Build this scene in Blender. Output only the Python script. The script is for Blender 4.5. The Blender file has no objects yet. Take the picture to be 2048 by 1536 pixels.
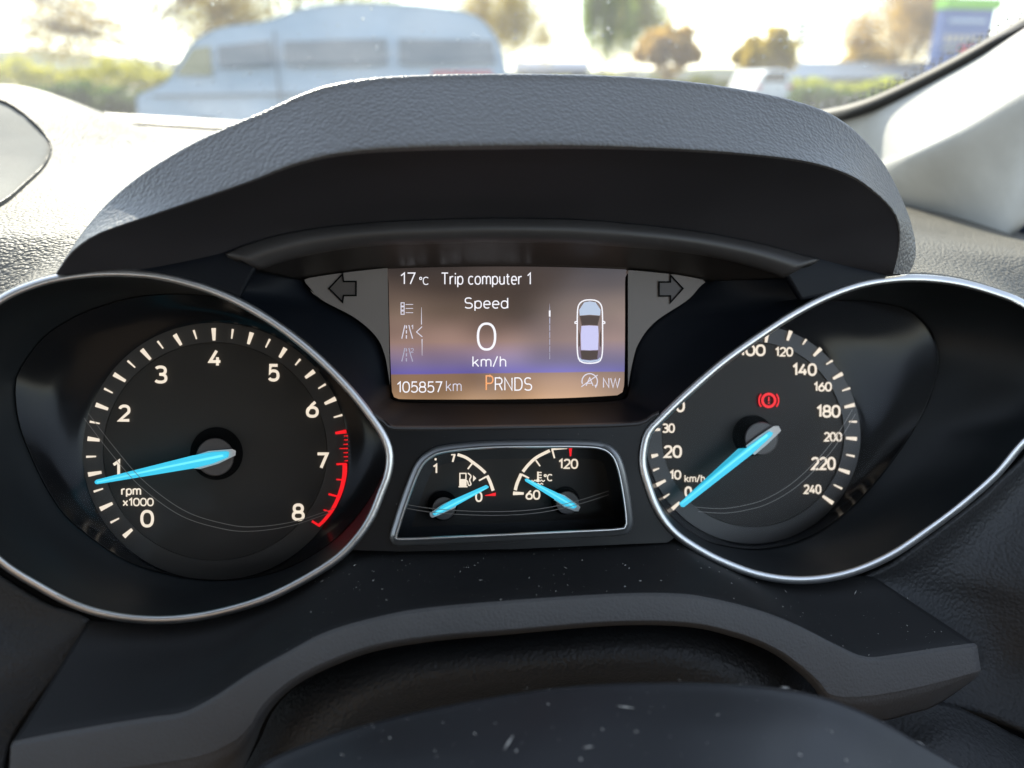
import bpy, bmesh, math, random
import numpy as np
from mathutils import Vector, Matrix
R = math.radians
random.seed(4); rng = np.random.default_rng(4)
scene = bpy.context.scene
COL = scene.collection

# ------------------------------------------------------------------ camera, sky, sun, exposure
EYE = Vector((0.0, 0.0, 1.25))
PITCH = R(21.8)
FPX = 1547.0                                    # focal length in pixels of the 2048 x 1536 photograph
FWD = Vector((0, math.cos(PITCH), -math.sin(PITCH)))
UP = Vector((0, math.sin(PITCH), math.cos(PITCH)))
cd = bpy.data.cameras.new('camera'); cam = bpy.data.objects.new('camera', cd); COL.objects.link(cam)
cam.location = EYE; cam.rotation_euler = (math.pi/2 - PITCH, 0, 0)
cd.sensor_width = 36; cd.lens = 36*FPX/2048; cd.clip_start = 0.01; cd.clip_end = 3000
cd.dof.use_dof = True; cd.dof.focus_distance = 0.292; cd.dof.aperture_fstop = 7.4
scene.camera = cam

SUN_AZ, SUN_EL = R(-22), R(29.5)                  # azimuth from straight ahead (negative: to the passenger side)
w = bpy.data.worlds.new('World'); scene.world = w; w.use_nodes = True
nt = w.node_tree
sky = nt.nodes.new('ShaderNodeTexSky'); sky.sky_type = 'NISHITA'; sky.sun_disc = False
sky.sun_elevation = SUN_EL; sky.sun_rotation = SUN_AZ
sky.air_density = 1.0; sky.dust_density = 0.1; sky.ozone_density = 1.0
hsv = nt.nodes.new('ShaderNodeHueSaturation'); hsv.inputs['Saturation'].default_value = .62      # hazy autumn sky
nt.links.new(sky.outputs[0], hsv.inputs['Color']); nt.links.new(hsv.outputs[0], nt.nodes['Background'].inputs[0]); nt.nodes['Background'].inputs[1].default_value = 0.14
sd = bpy.data.lights.new('sun', 'SUN'); sun = bpy.data.objects.new('sun', sd); COL.objects.link(sun)
sd.energy = 3.6; sd.angle = R(0.53); sd.color = (1, .90, .75)
to_sun = Vector((math.sin(SUN_AZ)*math.cos(SUN_EL), math.cos(SUN_AZ)*math.cos(SUN_EL), math.sin(SUN_EL)))
sun.rotation_euler = to_sun.to_track_quat('Z', 'Y').to_euler()
vs = scene.view_settings
vs.view_transform = 'Standard'; vs.look = 'None'; vs.gamma = 1; vs.use_curve_mapping = False
vs.exposure = 1.5
EXPO = 2**vs.exposure
scene.cycles.use_denoising = True
scene.cycles.max_bounces = 10; scene.cycles.transparent_max_bounces = 16
scene.cycles.caustics_reflective = False; scene.cycles.caustics_refractive = False

# ------------------------------------------------------------------ helpers: space
def P(px, py, d):
    """point seen at photograph pixel (px, py), d metres along the lens axis"""
    return EYE + FWD*d + Vector((1, 0, 0))*((px-1024)/FPX*d) + UP*((768-py)/FPX*d)
def DP(px):                                      # the cluster's front plane, turned a little towards the passenger
    return 1/(3.613 - 0.00042*(px-1024))
def S(px, py, s): return P(px, py, DP(px)*s)     # planes parallel to the cluster front: s > 1 lies deeper
def G(px, Y, z=0.0):                             # a spot on the ground outside, Y metres ahead
    return Vector(((px-1024)/1664.0*Y, Y, z))
def GZ(py, Y): return EYE.z + Y*(-.3714 + .9285*(768-py)/FPX)/(.9285 + .3714*(768-py)/FPX)

def dense(pts, closed=False, k=14):
    p = np.array(pts, float); n = len(p); out = []
    for i in range(n if closed else n-1):
        if closed: a, b, c, d = p[i-1], p[i], p[(i+1) % n], p[(i+2) % n]
        else: a, b, c, d = p[max(i-1, 0)], p[i], p[i+1], p[min(i+2, n-1)]
        for t in np.linspace(0, 1, k, endpoint=False):
            out.append(.5*((2*b)+(-a+c)*t+(2*a-5*b+4*c-d)*t*t+(-a+3*b-3*c+d)*t**3))
    if not closed: out.append(p[-1])
    return np.array(out)
def resample(pts, n, closed=False):
    q = dense(pts, closed)
    if closed: q = np.vstack([q, q[:1]])
    l = np.r_[0, np.cumsum(np.hypot(*np.diff(q[:, :2], axis=0).T))]
    t = np.linspace(0, l[-1], n+1 if closed else n)
    r = np.stack([np.interp(t, l, q[:, j]) for j in range(q.shape[1])], 1)
    return r[:-1] if closed else r
def polar(pts, c, n):
    """closed outline as n points at even angles round c"""
    q = dense(pts, True, 30)
    th = np.arctan2(q[:, 1]-c[1], q[:, 0]-c[0]); r = np.hypot(q[:, 0]-c[0], q[:, 1]-c[1])
    o = np.argsort(th); th, r = th[o], r[o]
    a = np.linspace(-math.pi, math.pi, n, endpoint=False)
    rr = np.interp(a, np.r_[th-2*math.pi, th, th+2*math.pi], np.r_[r, r, r])
    return np.stack([c[0]+rr*np.cos(a), c[1]+rr*np.sin(a)], 1)
def offset(pts, o):
    """closed 2-D outline moved outwards by o pixels"""
    t = np.roll(pts, -1, 0) - np.roll(pts, 1, 0); t /= np.linalg.norm(t, axis=1)[:, None]
    nrm = np.stack([t[:, 1], -t[:, 0]], 1)
    if np.sum((pts-pts.mean(0))*nrm) < 0: nrm = -nrm
    return pts + nrm*o

# ------------------------------------------------------------------ helpers: objects
def empty(name, loc, label, cat, group=None):
    o = bpy.data.objects.new(name, None); COL.objects.link(o); o.location = loc; o.empty_display_size = .02
    tag(o, label, cat, group); return o
def tag(o, label=None, cat=None, group=None, kind=None):
    for k, v in (('label', label), ('category', cat), ('group', group), ('kind', kind)):
        if v: o[k] = v
    return o
def mesh(name, verts, faces, mat, parent=None, smooth=True, sharp=35, local=False):
    me = bpy.data.meshes.new(name); me.from_pydata([tuple(v) for v in verts], [], [tuple(f) for f in faces])
    me.materials.append(mat); me.update()
    if smooth:
        me.polygons.foreach_set('use_smooth', [True]*len(me.polygons))
        if sharp: me.set_sharp_from_angle(angle=R(sharp))
    return link(name, me, parent, local)
def link(name, me, parent=None, local=False):
    o = bpy.data.objects.new(name, me); COL.objects.link(o)
    if parent is not None:
        o.parent = parent
        if parent.type == 'EMPTY' and not local: o.location = -parent.location
    return o
def fixnormals(o):
    bm = bmesh.new(); bm.from_mesh(o.data); bmesh.ops.recalc_face_normals(bm, faces=bm.faces); bm.to_mesh(o.data); bm.free()
def face_eye(o):
    bm = bmesh.new(); bm.from_mesh(o.data)
    if sum(f.normal.dot(EYE-f.calc_center_median())*f.calc_area() for f in bm.faces) < 0: bmesh.ops.reverse_faces(bm, faces=bm.faces)
    bm.to_mesh(o.data); bm.free()
def grid_faces(nr, nc, closed=False):
    f = []
    for i in range(nr-1):
        for j in range(nc if closed else nc-1):
            k = (j+1) % nc
            f.append((i*nc+j, i*nc+k, (i+1)*nc+k, (i+1)*nc+j))
    return f
def across(rows, m):
    """spline between rows (array rows x n x dim) with m steps"""
    A = np.array(rows); n = len(A); out = []
    for i in range(n-1):
        a, b, c, d = A[max(i-1, 0)], A[i], A[i+1], A[min(i+2, n-1)]
        for t in np.linspace(0, 1, m, endpoint=False):
            out.append(.5*((2*b)+(-a+c)*t+(2*a-5*b+4*c-d)*t*t+(-a+3*b-3*c+d)*t**3))
    out.append(A[-1]); return out
def loft(name, rows, mat, parent, n=90, m=5, closed=False, abs_depth=False, thick=0.003, sharp=50, linear=False, by_knot=False):
    """surface through rows of (px, py, s) control points"""
    rr = [dense(r, closed, 10) if by_knot else resample(r, n, closed) for r in rows]
    if by_knot: n = len(rr[0])
    if not linear: rr = across(rr, m)
    f = P if abs_depth else S
    V = [f(*p) for r in rr for p in r]
    o = mesh(name, V, grid_faces(len(rr), n, closed), mat, parent, sharp=sharp)
    if thick:
        md = o.modifiers.new('thickness', 'SOLIDIFY'); md.thickness = thick; md.offset = 0
    return o
def sweep(name, outline, prof, mat, parent, sharp=40):
    """closed bar round an outline (pixels); prof = [(offset px, s)]"""
    rows = [offset(outline, a) for a, _ in prof]
    n = len(outline); V = [S(p[0], p[1], s) for r, (_, s) in zip(rows, prof) for p in r]
    F = grid_faces(len(prof), n, True); k = len(prof)-1
    F += [(k*n+j, k*n+(j+1) % n, (j+1) % n, j) for j in range(n)]
    o = mesh(name, V, F, mat, parent, sharp=sharp); fixnormals(o); return o
def slab(name, v2, faces, s0, s1, mat, parent, smooth=False, proj=S):
    """flat piece drawn in pixels, with front at s0 and back at s1"""
    n = len(v2)
    V = [proj(p[0], p[1], s0) for p in v2] + [proj(p[0], p[1], s1) for p in v2]
    cnt = {}
    for f in faces:
        for a, b in zip(f, list(f[1:])+[f[0]]): cnt[(a, b)] = cnt.get((a, b), 0)+1
    F = [tuple(f) for f in faces] + [tuple(i+n for i in reversed(f)) for f in faces]
    F += [(b, a, a+n, b+n) for (a, b) in cnt if (b, a) not in cnt]
    o = mesh(name, V, F, mat, parent, smooth=smooth); fixnormals(o); return o
def poly(name, pts, s0, s1, mat, parent, holes=(), proj=S):
    bm = bmesh.new(); loops = []
    for L in [pts]+list(holes):
        vs_ = [bm.verts.new((p[0], p[1], 0)) for p in L]
        loops += [bm.edges.new((vs_[i], vs_[(i+1) % len(vs_)])) for i in range(len(vs_))]
    bmesh.ops.triangle_fill(bm, use_beauty=True, use_dissolve=False, edges=loops)
    bmesh.ops.recalc_face_normals(bm, faces=bm.faces)
    bm.verts.ensure_lookup_table(); bm.verts.index_update()
    v = [(q.co.x, q.co.y) for q in bm.verts]; f = [[q.index for q in g.verts] for g in bm.faces]
    bm.free(); return slab(name, v, f, s0, s1, mat, parent, proj=proj)
class D2:
    """collects flat 2-D shapes (pixels)"""
    def __init__(s): s.v = []; s.f = []
    def stroke(s, pts, w0, w1=None, closed=False):
        p = np.array(pts, float); n = len(p); w1 = w0 if w1 is None else w1
        e = np.roll(p, -1, 0)-p; e /= np.maximum(np.linalg.norm(e, axis=1), 1e-9)[:, None]
        a, c = np.roll(e, 1, 0), e.copy()
        if not closed: a[0] = e[0]; c[-1] = e[-2]
        na, nc = np.stack([-a[:, 1], a[:, 0]], 1), np.stack([-c[:, 1], c[:, 0]], 1)
        nr = na+nc; nr /= np.maximum(np.linalg.norm(nr, axis=1), 1e-6)[:, None]
        nr = nr/np.maximum(np.sum(nr*na, 1), .45)[:, None]
        ww = np.linspace(w0, w1, n)[:, None]/2; b = len(s.v)
        for q in np.stack([p+nr*ww, p-nr*ww], 1).reshape(-1, 2): s.v.append(tuple(q))
        for i in range(n if closed else n-1):
            j = (i+1) % n; s.f.append((b+2*i, b+2*j, b+2*j+1, b+2*i+1))
        return s
    def poly(s, pts):
        b = len(s.v); s.v += [tuple(p) for p in pts]; s.f.append(tuple(range(b, b+len(pts)))); return s
    def ring(s, c, r, w, n=36, a0=0, a1=360):
        full = a1-a0 >= 360
        a = np.radians(np.linspace(a0, a1, n, endpoint=not full))
        return s.stroke(np.stack([c[0]+r*np.cos(a), c[1]-r*np.sin(a)], 1), w, closed=full)
    def disc(s, c, r, n=24):
        a = np.linspace(0, 2*math.pi, n, endpoint=False); return s.poly(np.stack([c[0]+r*np.cos(a), c[1]+r*np.sin(a)], 1))
    def map(s, f): s.v = [f(*p) for p in s.v]; return s
    def build(s, name, s0, s1, mat, parent): return slab(name, s.v, s.f, s0, s1, mat, parent)
# own stroke lettering: each glyph is (width, strokes) in units of the capital height, y upwards
def gl_arc(cx, cy, rx, ry, a0, a1, n=26, ex=2.35):
    t = np.radians(np.linspace(a0, a1, n)); c, q = np.cos(t), np.sin(t)
    return [(cx+rx*np.sign(u)*abs(u)**(2/ex), cy+ry*np.sign(v)*abs(v)**(2/ex)) for u, v in zip(c, q)]
def gl_o(cx, cy, rx, ry): return ('o', gl_arc(cx, cy, rx, ry, 0, 360, 40)[:-1])
A_ = gl_arc
GLYPH = {
 '0': (.58, [gl_o(.29, .5, .29, .5)]), '1': (.34, [[(.02, .76), (.26, 1), (.26, 0)]]),
 '2': (.56, [A_(.28, .71, .26, .29, 165, -30, 18)+[(.02, 0), (.56, 0)]]),
 '3': (.56, [A_(.26, .755, .26, .245, 150, -90, 18)[:-1]+[(.2, .51)], [(.2, .51)]+A_(.26, .255, .29, .255, 88, -150, 20)]),
 '4': (.62, [[(.40, 1), (.02, .27), (.62, .27)], [(.45, .56), (.45, 0)]]),
 '5': (.56, [[(.52, 1), (.1, 1), (.06, .52)]+A_(.27, .315, .28, .315, 125, -150, 22)]),
 '6': (.58, [gl_o(.29, .31, .28, .31), [(.46, 1), (.30, .82), (.12, .56), (.03, .36)]]),
 '7': (.54, [[(.0, 1), (.54, 1), (.2, 0)]]),
 '8': (.58, [gl_o(.29, .755, .235, .245), gl_o(.29, .26, .285, .26)]),
 '9': (.58, [gl_o(.29, .69, .28, .31), [(.12, 0), (.28, .18), (.46, .44), (.55, .64)]]),
 'C': (.62, [A_(.34, .5, .34, .5, 45, 315, 34)]), '°': (.3, [gl_o(.15, .84, .13, .15)]),
 'T': (.6, [[(0, 1), (.6, 1)], [(.3, 1), (.3, 0)]]), 'r': (.32, [[(.03, .7), (.03, 0)], [(.03, .44)]+A_(.26, .44, .22, .25, 165, 80, 10)]),
 'i': (.06, [[(.03, .7), (.03, 0)], [(.03, .88), (.03, 1)]]), 'p': (.5, [[(.03, .7), (.03, -.26)], gl_o(.26, .35, .23, .35)]),
 'd': (.5, [[(.47, 1), (.47, 0)], gl_o(.24, .35, .23, .35)]), 'c': (.44, [A_(.24, .35, .23, .35, 50, 310, 26)]), 'o': (.5, [gl_o(.25, .35, .24, .35)]),
 'm': (.76, [[(.03, .7), (.03, 0)], [(.03, .45)]+A_(.21, .45, .18, .25, 170, 0, 16)+[(.39, 0)], [(.39, .45)]+A_(.57, .45, .18, .25, 170, 0, 16)+[(.75, 0)]]),
 'u': (.46, [[(.03, .7), (.03, .26)]+A_(.23, .26, .2, .26, 180, 350, 16), [(.44, .7), (.44, 0)]]),
 't': (.32, [[(.13, .92), (.13, .16)]+A_(.26, .16, .13, .16, 185, 285, 8), [(0, .68), (.3, .68)]]),
 'e': (.48, [[(.03, .36), (.46, .36)]+A_(.245, .35, .225, .35, 5, 310, 30)]),
 'S': (.56, [A_(.28, .745, .24, .255, 35, 270, 22)[:-1]+A_(.28, .25, .27, .25, 90, -150, 22)]),
 'k': (.46, [[(.03, 1), (.03, 0)], [(.42, .7), (.05, .28)], [(.17, .42), (.46, 0)]]), '/': (.34, [[(.32, 1.03), (.0, -.03)]]),
 'h': (.46, [[(.03, 1), (.03, 0)], [(.03, .45)]+A_(.23, .45, .2, .25, 170, 0, 16)+[(.43, 0)]]),
 'P': (.52, [[(.03, 0), (.03, 1), (.28, 1)]+A_(.28, .735, .24, .265, 90, -90, 16)+[(.03, .47)]]),
 'R': (.56, [[(.03, 0), (.03, 1), (.3, 1)]+A_(.3, .745, .23, .255, 90, -90, 16)+[(.03, .49)], [(.32, .49), (.55, 0)]]),
 'N': (.6, [[(.03, 0), (.03, 1), (.57, 0), (.57, 1)]]), 'D': (.58, [('o', [(.03, 0), (.03, 1)]+A_(.25, .5, .32, .5, 88, -88, 26))]),
 'W': (.9, [[(.0, 1), (.23, 0), (.45, .95), (.67, 0), (.9, 1)]]), 'x': (.46, [[(.0, .7), (.46, 0)], [(.46, .7), (.0, 0)]]), ' ': (.2, [])}
def text(name, body, box, s0, s1, mat, parent, weight=2.0, space=.16):
    """lettering fitted to a pixel box (x0, y0, x1, y1); weight = stroke width in pixels"""
    st = []; x = 0
    for ch in body:
        w_, g = GLYPH[ch]
        for q in g:
            cl = isinstance(q, tuple); pts = q[1] if cl else q
            st.append((cl, [(x+a, b) for a, b in pts]))
        x += w_+space
    al = np.array([p for _, q in st for p in q]); lo, hi = al.min(0), al.max(0)
    x0, y0, x1, y1 = box; h = weight/2; x0, x1, y0, y1 = x0+h, x1-h, y0+h, y1-h
    sx = (x1-x0)/max(hi[0]-lo[0], 1e-6); sy = (y1-y0)/(hi[1]-lo[1]); d = D2()
    for cl, q in st: d.stroke([(x0+(a-lo[0])*sx, y1-(b-lo[1])*sy) for a, b in q], weight, closed=cl)
    return d.build(name, s0, s1, mat, parent)

# ------------------------------------------------------------------ helpers: materials
def lin(c): return tuple(((x/255)/12.92 if x/255 <= .04045 else ((x/255+.055)/1.055)**2.4) for x in c)
def mat(name, col, rough=.5, metal=0, bump=None, spec=.5, emis=None, estr=1.0, vary=0.0, vscale=30, coat=0, sheen=0):
    m = bpy.data.materials.new(name); m.use_nodes = True; t = m.node_tree; b = t.nodes['Principled BSDF']
    b.inputs['Base Color'].default_value = (*col, 1); b.inputs['Roughness'].default_value = rough
    b.inputs['Metallic'].default_value = metal; b.inputs['Specular IOR Level'].default_value = spec
    b.inputs['Coat Weight'].default_value = coat; b.inputs['Sheen Weight'].default_value = sheen
    tc = t.nodes.new('ShaderNodeTexCoord')
    if emis: b.inputs['Emission Color'].default_value = (*emis, 1); b.inputs['Emission Strength'].default_value = estr
    if vary:
        n = t.nodes.new('ShaderNodeTexNoise'); n.inputs['Scale'].default_value = vscale; n.inputs['Detail'].default_value = 6
        t.links.new(tc.outputs['Object'], n.inputs['Vector'])
        mr = t.nodes.new('ShaderNodeMapRange'); mr.inputs[1].default_value = .3; mr.inputs[2].default_value = .7
        mr.inputs[3].default_value = max(rough-vary, .02); mr.inputs[4].default_value = min(rough+vary, 1)
        t.links.new(n.outputs[0], mr.inputs[0]); t.links.new(mr.outputs[0], b.inputs['Roughness'])
        mx = t.nodes.new('ShaderNodeMix'); mx.data_type = 'RGBA'; mx.inputs['A'].default_value = (*[c*.8 for c in col], 1)
        mx.inputs['B'].default_value = (*[min(c*1.25, 1) for c in col], 1)
        t.links.new(n.outputs[0], mx.inputs['Factor']); t.links.new(mx.outputs['Result'], b.inputs['Base Color'])
    if bump:
        kind, sc, st, dist = bump
        bp = t.nodes.new('ShaderNodeBump'); bp.inputs['Strength'].default_value = st; bp.inputs['Distance'].default_value = dist
        if kind == 'leather':
            v = t.nodes.new('ShaderNodeTexVoronoi'); v.feature = 'SMOOTH_F1'; v.inputs['Scale'].default_value = sc; v.inputs['Smoothness'].default_value = .6
            n2 = t.nodes.new('ShaderNodeTexNoise'); n2.inputs['Scale'].default_value = sc*.5; n2.inputs['Detail'].default_value = 3
            t.links.new(tc.outputs['Object'], n2.inputs['Vector'])
            vm = t.nodes.new('ShaderNodeVectorMath'); vm.operation = 'MULTIPLY_ADD'
            vm.inputs[1].default_value = (1.2/sc,)*3; t.links.new(n2.outputs['Color'], vm.inputs[0]); t.links.new(tc.outputs['Object'], vm.inputs[2])
            t.links.new(vm.outputs[0], v.inputs['Vector'])
            sb = t.nodes.new('ShaderNodeMath'); sb.operation = 'MULTIPLY'; sb.inputs[1].default_value = -1
            t.links.new(v.outputs['Distance'], sb.inputs[0]); t.links.new(sb.outputs[0], bp.inputs['Height'])
        elif kind == 'weave':
            wv = t.nodes.new('ShaderNodeTexVoronoi'); wv.inputs['Scale'].default_value = sc; wv.inputs['Randomness'].default_value = .15
            t.links.new(tc.outputs['Object'], wv.inputs['Vector']); t.links.new(wv.outputs['Distance'], bp.inputs['Height'])
        else:
            n = t.nodes.new('ShaderNodeTexNoise'); n.inputs['Scale'].default_value = sc; n.inputs['Detail'].default_value = 4
            t.links.new(tc.outputs['Object'], n.inputs['Vector']); t.links.new(n.outputs[0], bp.inputs['Height'])
        t.links.new(bp.outputs[0], b.inputs['Normal'])
    return m
def glow(name, rgb, k=1.0, base=(.3, .3, .3)):
    """backlit print: shows as rgb at the chosen exposure"""
    return mat(name, base, .5, emis=lin(rgb), estr=k/EXPO)
def clear(name, ior=1.3, rough=.02, tint=(1, 1, 1)):
    m = bpy.data.materials.new(name); m.use_nodes = True; t = m.node_tree; t.nodes.remove(t.nodes['Principled BSDF'])
    tr = t.nodes.new('ShaderNodeBsdfTransparent'); gl = t.nodes.new('ShaderNodeBsdfGlossy'); fr = t.nodes.new('ShaderNodeFresnel'); mx = t.nodes.new('ShaderNodeMixShader')
    tr.inputs[0].default_value = (*tint, 1); gl.inputs['Roughness'].default_value = rough; fr.inputs[0].default_value = ior
    t.links.new(fr.outputs[0], mx.inputs[0]); t.links.new(tr.outputs[0], mx.inputs[1]); t.links.new(gl.outputs[0], mx.inputs[2])
    t.links.new(mx.outputs[0], t.nodes['Material Output'].inputs[0]); return m

M = {}
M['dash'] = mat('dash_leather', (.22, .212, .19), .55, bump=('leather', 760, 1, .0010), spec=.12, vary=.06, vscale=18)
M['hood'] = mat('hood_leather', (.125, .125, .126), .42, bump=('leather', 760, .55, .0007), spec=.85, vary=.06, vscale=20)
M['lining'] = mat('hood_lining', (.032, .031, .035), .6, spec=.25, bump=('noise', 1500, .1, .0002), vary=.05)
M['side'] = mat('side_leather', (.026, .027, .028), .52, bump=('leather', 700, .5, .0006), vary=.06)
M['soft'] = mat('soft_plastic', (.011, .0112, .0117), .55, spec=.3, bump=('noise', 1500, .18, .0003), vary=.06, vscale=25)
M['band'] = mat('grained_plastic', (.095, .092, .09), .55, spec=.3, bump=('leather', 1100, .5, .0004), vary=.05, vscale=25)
M['gloss'] = mat('satin_black', (.006, .0062, .007), .38, spec=.25, vary=.06, vscale=40)
M['recess'] = mat('recess_black', (.006, .008, .012), .5, spec=.18, vary=.04)
M['pod'] = mat('pod_wall', (.013, .0155, .0175), .42, spec=.3, vary=.04)
M['cone'] = mat('cone_black', (.010, .0105, .012), .20, spec=.2, vary=.03)
M['dial'] = mat('dial_black', (.046, .042, .037), .5, spec=.2, bump=('noise', 2500, .02, .0002), vary=.04)
M['band_dial'] = mat('dial_rim', (.050, .046, .041), .4, vary=.04)
M['chrome'] = mat('satin_chrome', (.70, .70, .70), .38, metal=1, vary=.05, vscale=60)
M['frame'] = mat('grey_bezel', (.30, .305, .31), .34, metal=.8, vary=.05)
M['plate'] = mat('signal_plate', (.20, .175, .155), .5, bump=('noise', 2500, .1, .0002), vary=.05)
M['arrow'] = mat('arrow_dark', (.09, .076, .066), .45)
M['black'] = mat('black_rubber', (.0025, .0025, .0025), .7, spec=.1)
M['cap'] = mat('hub_cap', (.09, .08, .075), .4, vary=.04)
M['edge'] = mat('needle_edge', (.85, .81, .76), .35)
M['strip'] = mat('hood_strip', (.05, .048, .048), .45, vary=.05)
M['panel'] = mat('upper_panel', (.022, .019, .017), .40, vary=.05)
M['grille'] = mat('speaker_panel', (.32, .315, .29), .8, spec=.05, bump=('leather', 1000, .5, .0004), vary=.05)
M['pillar'] = mat('pillar_fabric', (.58, .58, .56), .85, bump=('weave', 900, .35, .0005), vary=.03)
M['seal'] = mat('seal_rubber', (.008, .008, .008), .55)
M['column'] = mat('column_plastic', (.022, .023, .026), .42, bump=('noise', 1600, .15, .0002), vary=.07, vscale=22)
M['roof'] = mat('roof_lining', (.35, .35, .34), .9)
M['tub'] = mat('cabin_trim', (.025, .025, .025), .8)
M['cream'] = glow('backlit_cream', (238, 222, 200), 1.0)
M['red'] = glow('backlit_red', (235, 20, 30), 1.1, (.3, .02, .02))
M['cyan'] = glow('backlit_cyan', (50, 182, 216), 1.1, (.05, .3, .35))
M['cyan_lit'] = glow('highlight_cyan', (110, 224, 244), 1.1, (.05, .3, .35))
M['cyan_dim'] = glow('needle_facet', (40, 150, 175), 1.0, (.05, .3, .35))
M['white'] = glow('screen_white', (240, 238, 245), 1.0)
M['pale'] = glow('screen_pale', (205, 200, 215), 1.0)
M['dim'] = glow('screen_dim', (150, 146, 170), 1.0)
M['orange'] = glow('screen_orange', (240, 150, 60), 1.0)
M['lilac'] = glow('screen_lilac', (185, 182, 225), 1.0)
M['steel'] = glow('screen_steel', (165, 180, 205), 1.0)
M['umber'] = glow('screen_umber', (70, 54, 46), 1.0, (.02, .02, .02))
M['lens'] = clear('clear_lens', 1.10, .02)
M['lens_arc'] = mat('lens_arc', (.22, .20, .18), .3)
M['glass'] = clear('windscreen_glass', 1.45, .0, (.93, .97, .95))
def dusty(m, f):
    t = m.node_tree; out = t.nodes['Material Output']; old = out.inputs[0].links[0].from_socket
    tl = t.nodes.new('ShaderNodeBsdfTranslucent'); tl.inputs[0].default_value = (.9, .92, .92, 1); mx = t.nodes.new('ShaderNodeMixShader')
    n = t.nodes.new('ShaderNodeTexNoise'); n.inputs['Scale'].default_value = 14; n.inputs['Detail'].default_value = 8; tc = t.nodes.new('ShaderNodeTexCoord'); t.links.new(tc.outputs['Object'], n.inputs['Vector'])
    mr = t.nodes.new('ShaderNodeMapRange'); mr.inputs[1].default_value = .3; mr.inputs[2].default_value = .7; mr.inputs[3].default_value = f*.6; mr.inputs[4].default_value = f*1.4
    t.links.new(n.outputs[0], mr.inputs[0]); t.links.new(mr.outputs[0], mx.inputs[0]); t.links.new(old, mx.inputs[1]); t.links.new(tl.outputs[0], mx.inputs[2]); t.links.new(mx.outputs[0], out.inputs[0])
dusty(M['glass'], .065)

M['dust'] = mat('dust', (.52, .50, .46), .8)

# ------------------------------------------------------------------ unseen cabin shell, added to shade the dashboard
def boxmesh(name, lo, hi, m, parent=None, kind=None):
    x0, y0, z0 = lo; x1, y1, z1 = hi
    V = [(x, y, z) for z in (z0, z1) for y in (y0, y1) for x in (x0, x1)]
    F = [(0, 2, 3, 1), (4, 5, 7, 6), (0, 1, 5, 4), (2, 6, 7, 3), (0, 4, 6, 2), (1, 3, 7, 5)]
    o = mesh(name, V, F, m, parent, smooth=False)
    if kind: o['kind'] = kind
    return o
Z = EYE.z
def roof_shell():  # unseen roof, front edge set back to let in more sky
    V = []; nx, ny = 13, 12
    for j in range(ny):
        for i in range(nx):
            x = -1.0+1.42*i/(nx-1); y = -.10-1.82*j/(ny-1); u = (x+.29)/.71
            V.append((x, y+.06*(1-u*u), Z+.36+.05*(1-u**4)+.02*math.sin(j/(ny-1)*3)))
    o = mesh('car_roof', V, grid_faces(ny, nx), M['roof']); o['kind'] = 'structure'
    md = o.modifiers.new('thickness', 'SOLIDIFY'); md.thickness = .03
roof_shell()
boxmesh('unseen_car_floor', (-1.0, -1.9, Z-.92), (.42, .62, Z-.86), M['tub'], kind='structure')

def seat(x, label):  # unseen seats, added to bounce warm light onto the instruments
    o = empty('unseen_front_seat', (x, -.45, Z-.86), label, 'seat', 'unseen front seats added for bounce light')
    cloth = M['cloth']
    def pad(name, c, rx, ry, rz, ex=4):
        V = []; nu, nv = 24, 14
        for j in range(nv):
            b = -math.pi/2+math.pi*j/(nv-1)
            for i in range(nu):
                a = 2*math.pi*i/nu; f = lambda v: math.copysign(abs(v)**(2/ex), v)
                V.append((c[0]+rx*f(math.cos(a))*f(math.cos(b)), c[1]+ry*f(math.sin(a))*f(math.cos(b))-.2*(c[2]+rz*f(math.sin(b))+.5)*(name != 'cushion'), Z+c[2]+rz*f(math.sin(b))))
        mesh(name, V, grid_faces(nv, nu, True), cloth, o)
    pad('cushion', (x, -.28, -.58), .25, .27, .10); pad('backrest', (x, -.62, -.26), .24, .09, .34); pad('headrest', (x, -.66, .16), .13, .05, .09)
    boxmesh('unseen_seat_base', (x-.2, -.5, Z-.859), (x+.2, -.05, Z-.69), M['tub'], o).location = -o.location
M['cloth'] = mat('seat_cloth', (.20, .15, .115), .9, bump=('weave', 400, .3, .001))
seat(.0, 'unseen dark brown cloth front seat behind the steering wheel, added for warm bounce light'); seat(-.62, 'unseen dark brown cloth front seat on the passenger side, added for warm bounce light')

def door_side(x, name):
    # door with a window opening: sill, pillar behind and header
    V = []; 
    o = empty(name, (x, -.9, Z-.86), 'added unseen dark inner side of the car door beside the '+('driver' if x > 0 else 'passenger')+' seat', 'door', 'unseen car doors added for shade')
    for nm, lo, hi in (('door_panel', (-.02, -1.9, -.859), (.02, .55, -.16)), ('rear_quarter', (-.02, -1.9, -.157), (.02, -.75, .32)), ('window_sill', (-.035, -.747, -.157), (.035, .30, -.13))):
        b = boxmesh(nm, (lo[0]+x, lo[1], lo[2]+Z), (hi[0]+x, hi[1], hi[2]+Z), M['tub'], o); b.location = -o.location
door_side(.44, 'unseen_car_door'); door_side(-1.02, 'unseen_car_door')
boxmesh('unseen_rear_bulkhead', (-1.0, -1.95, Z-.859), (.42, -1.91, Z+.10), M['tub'], kind='structure')

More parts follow.
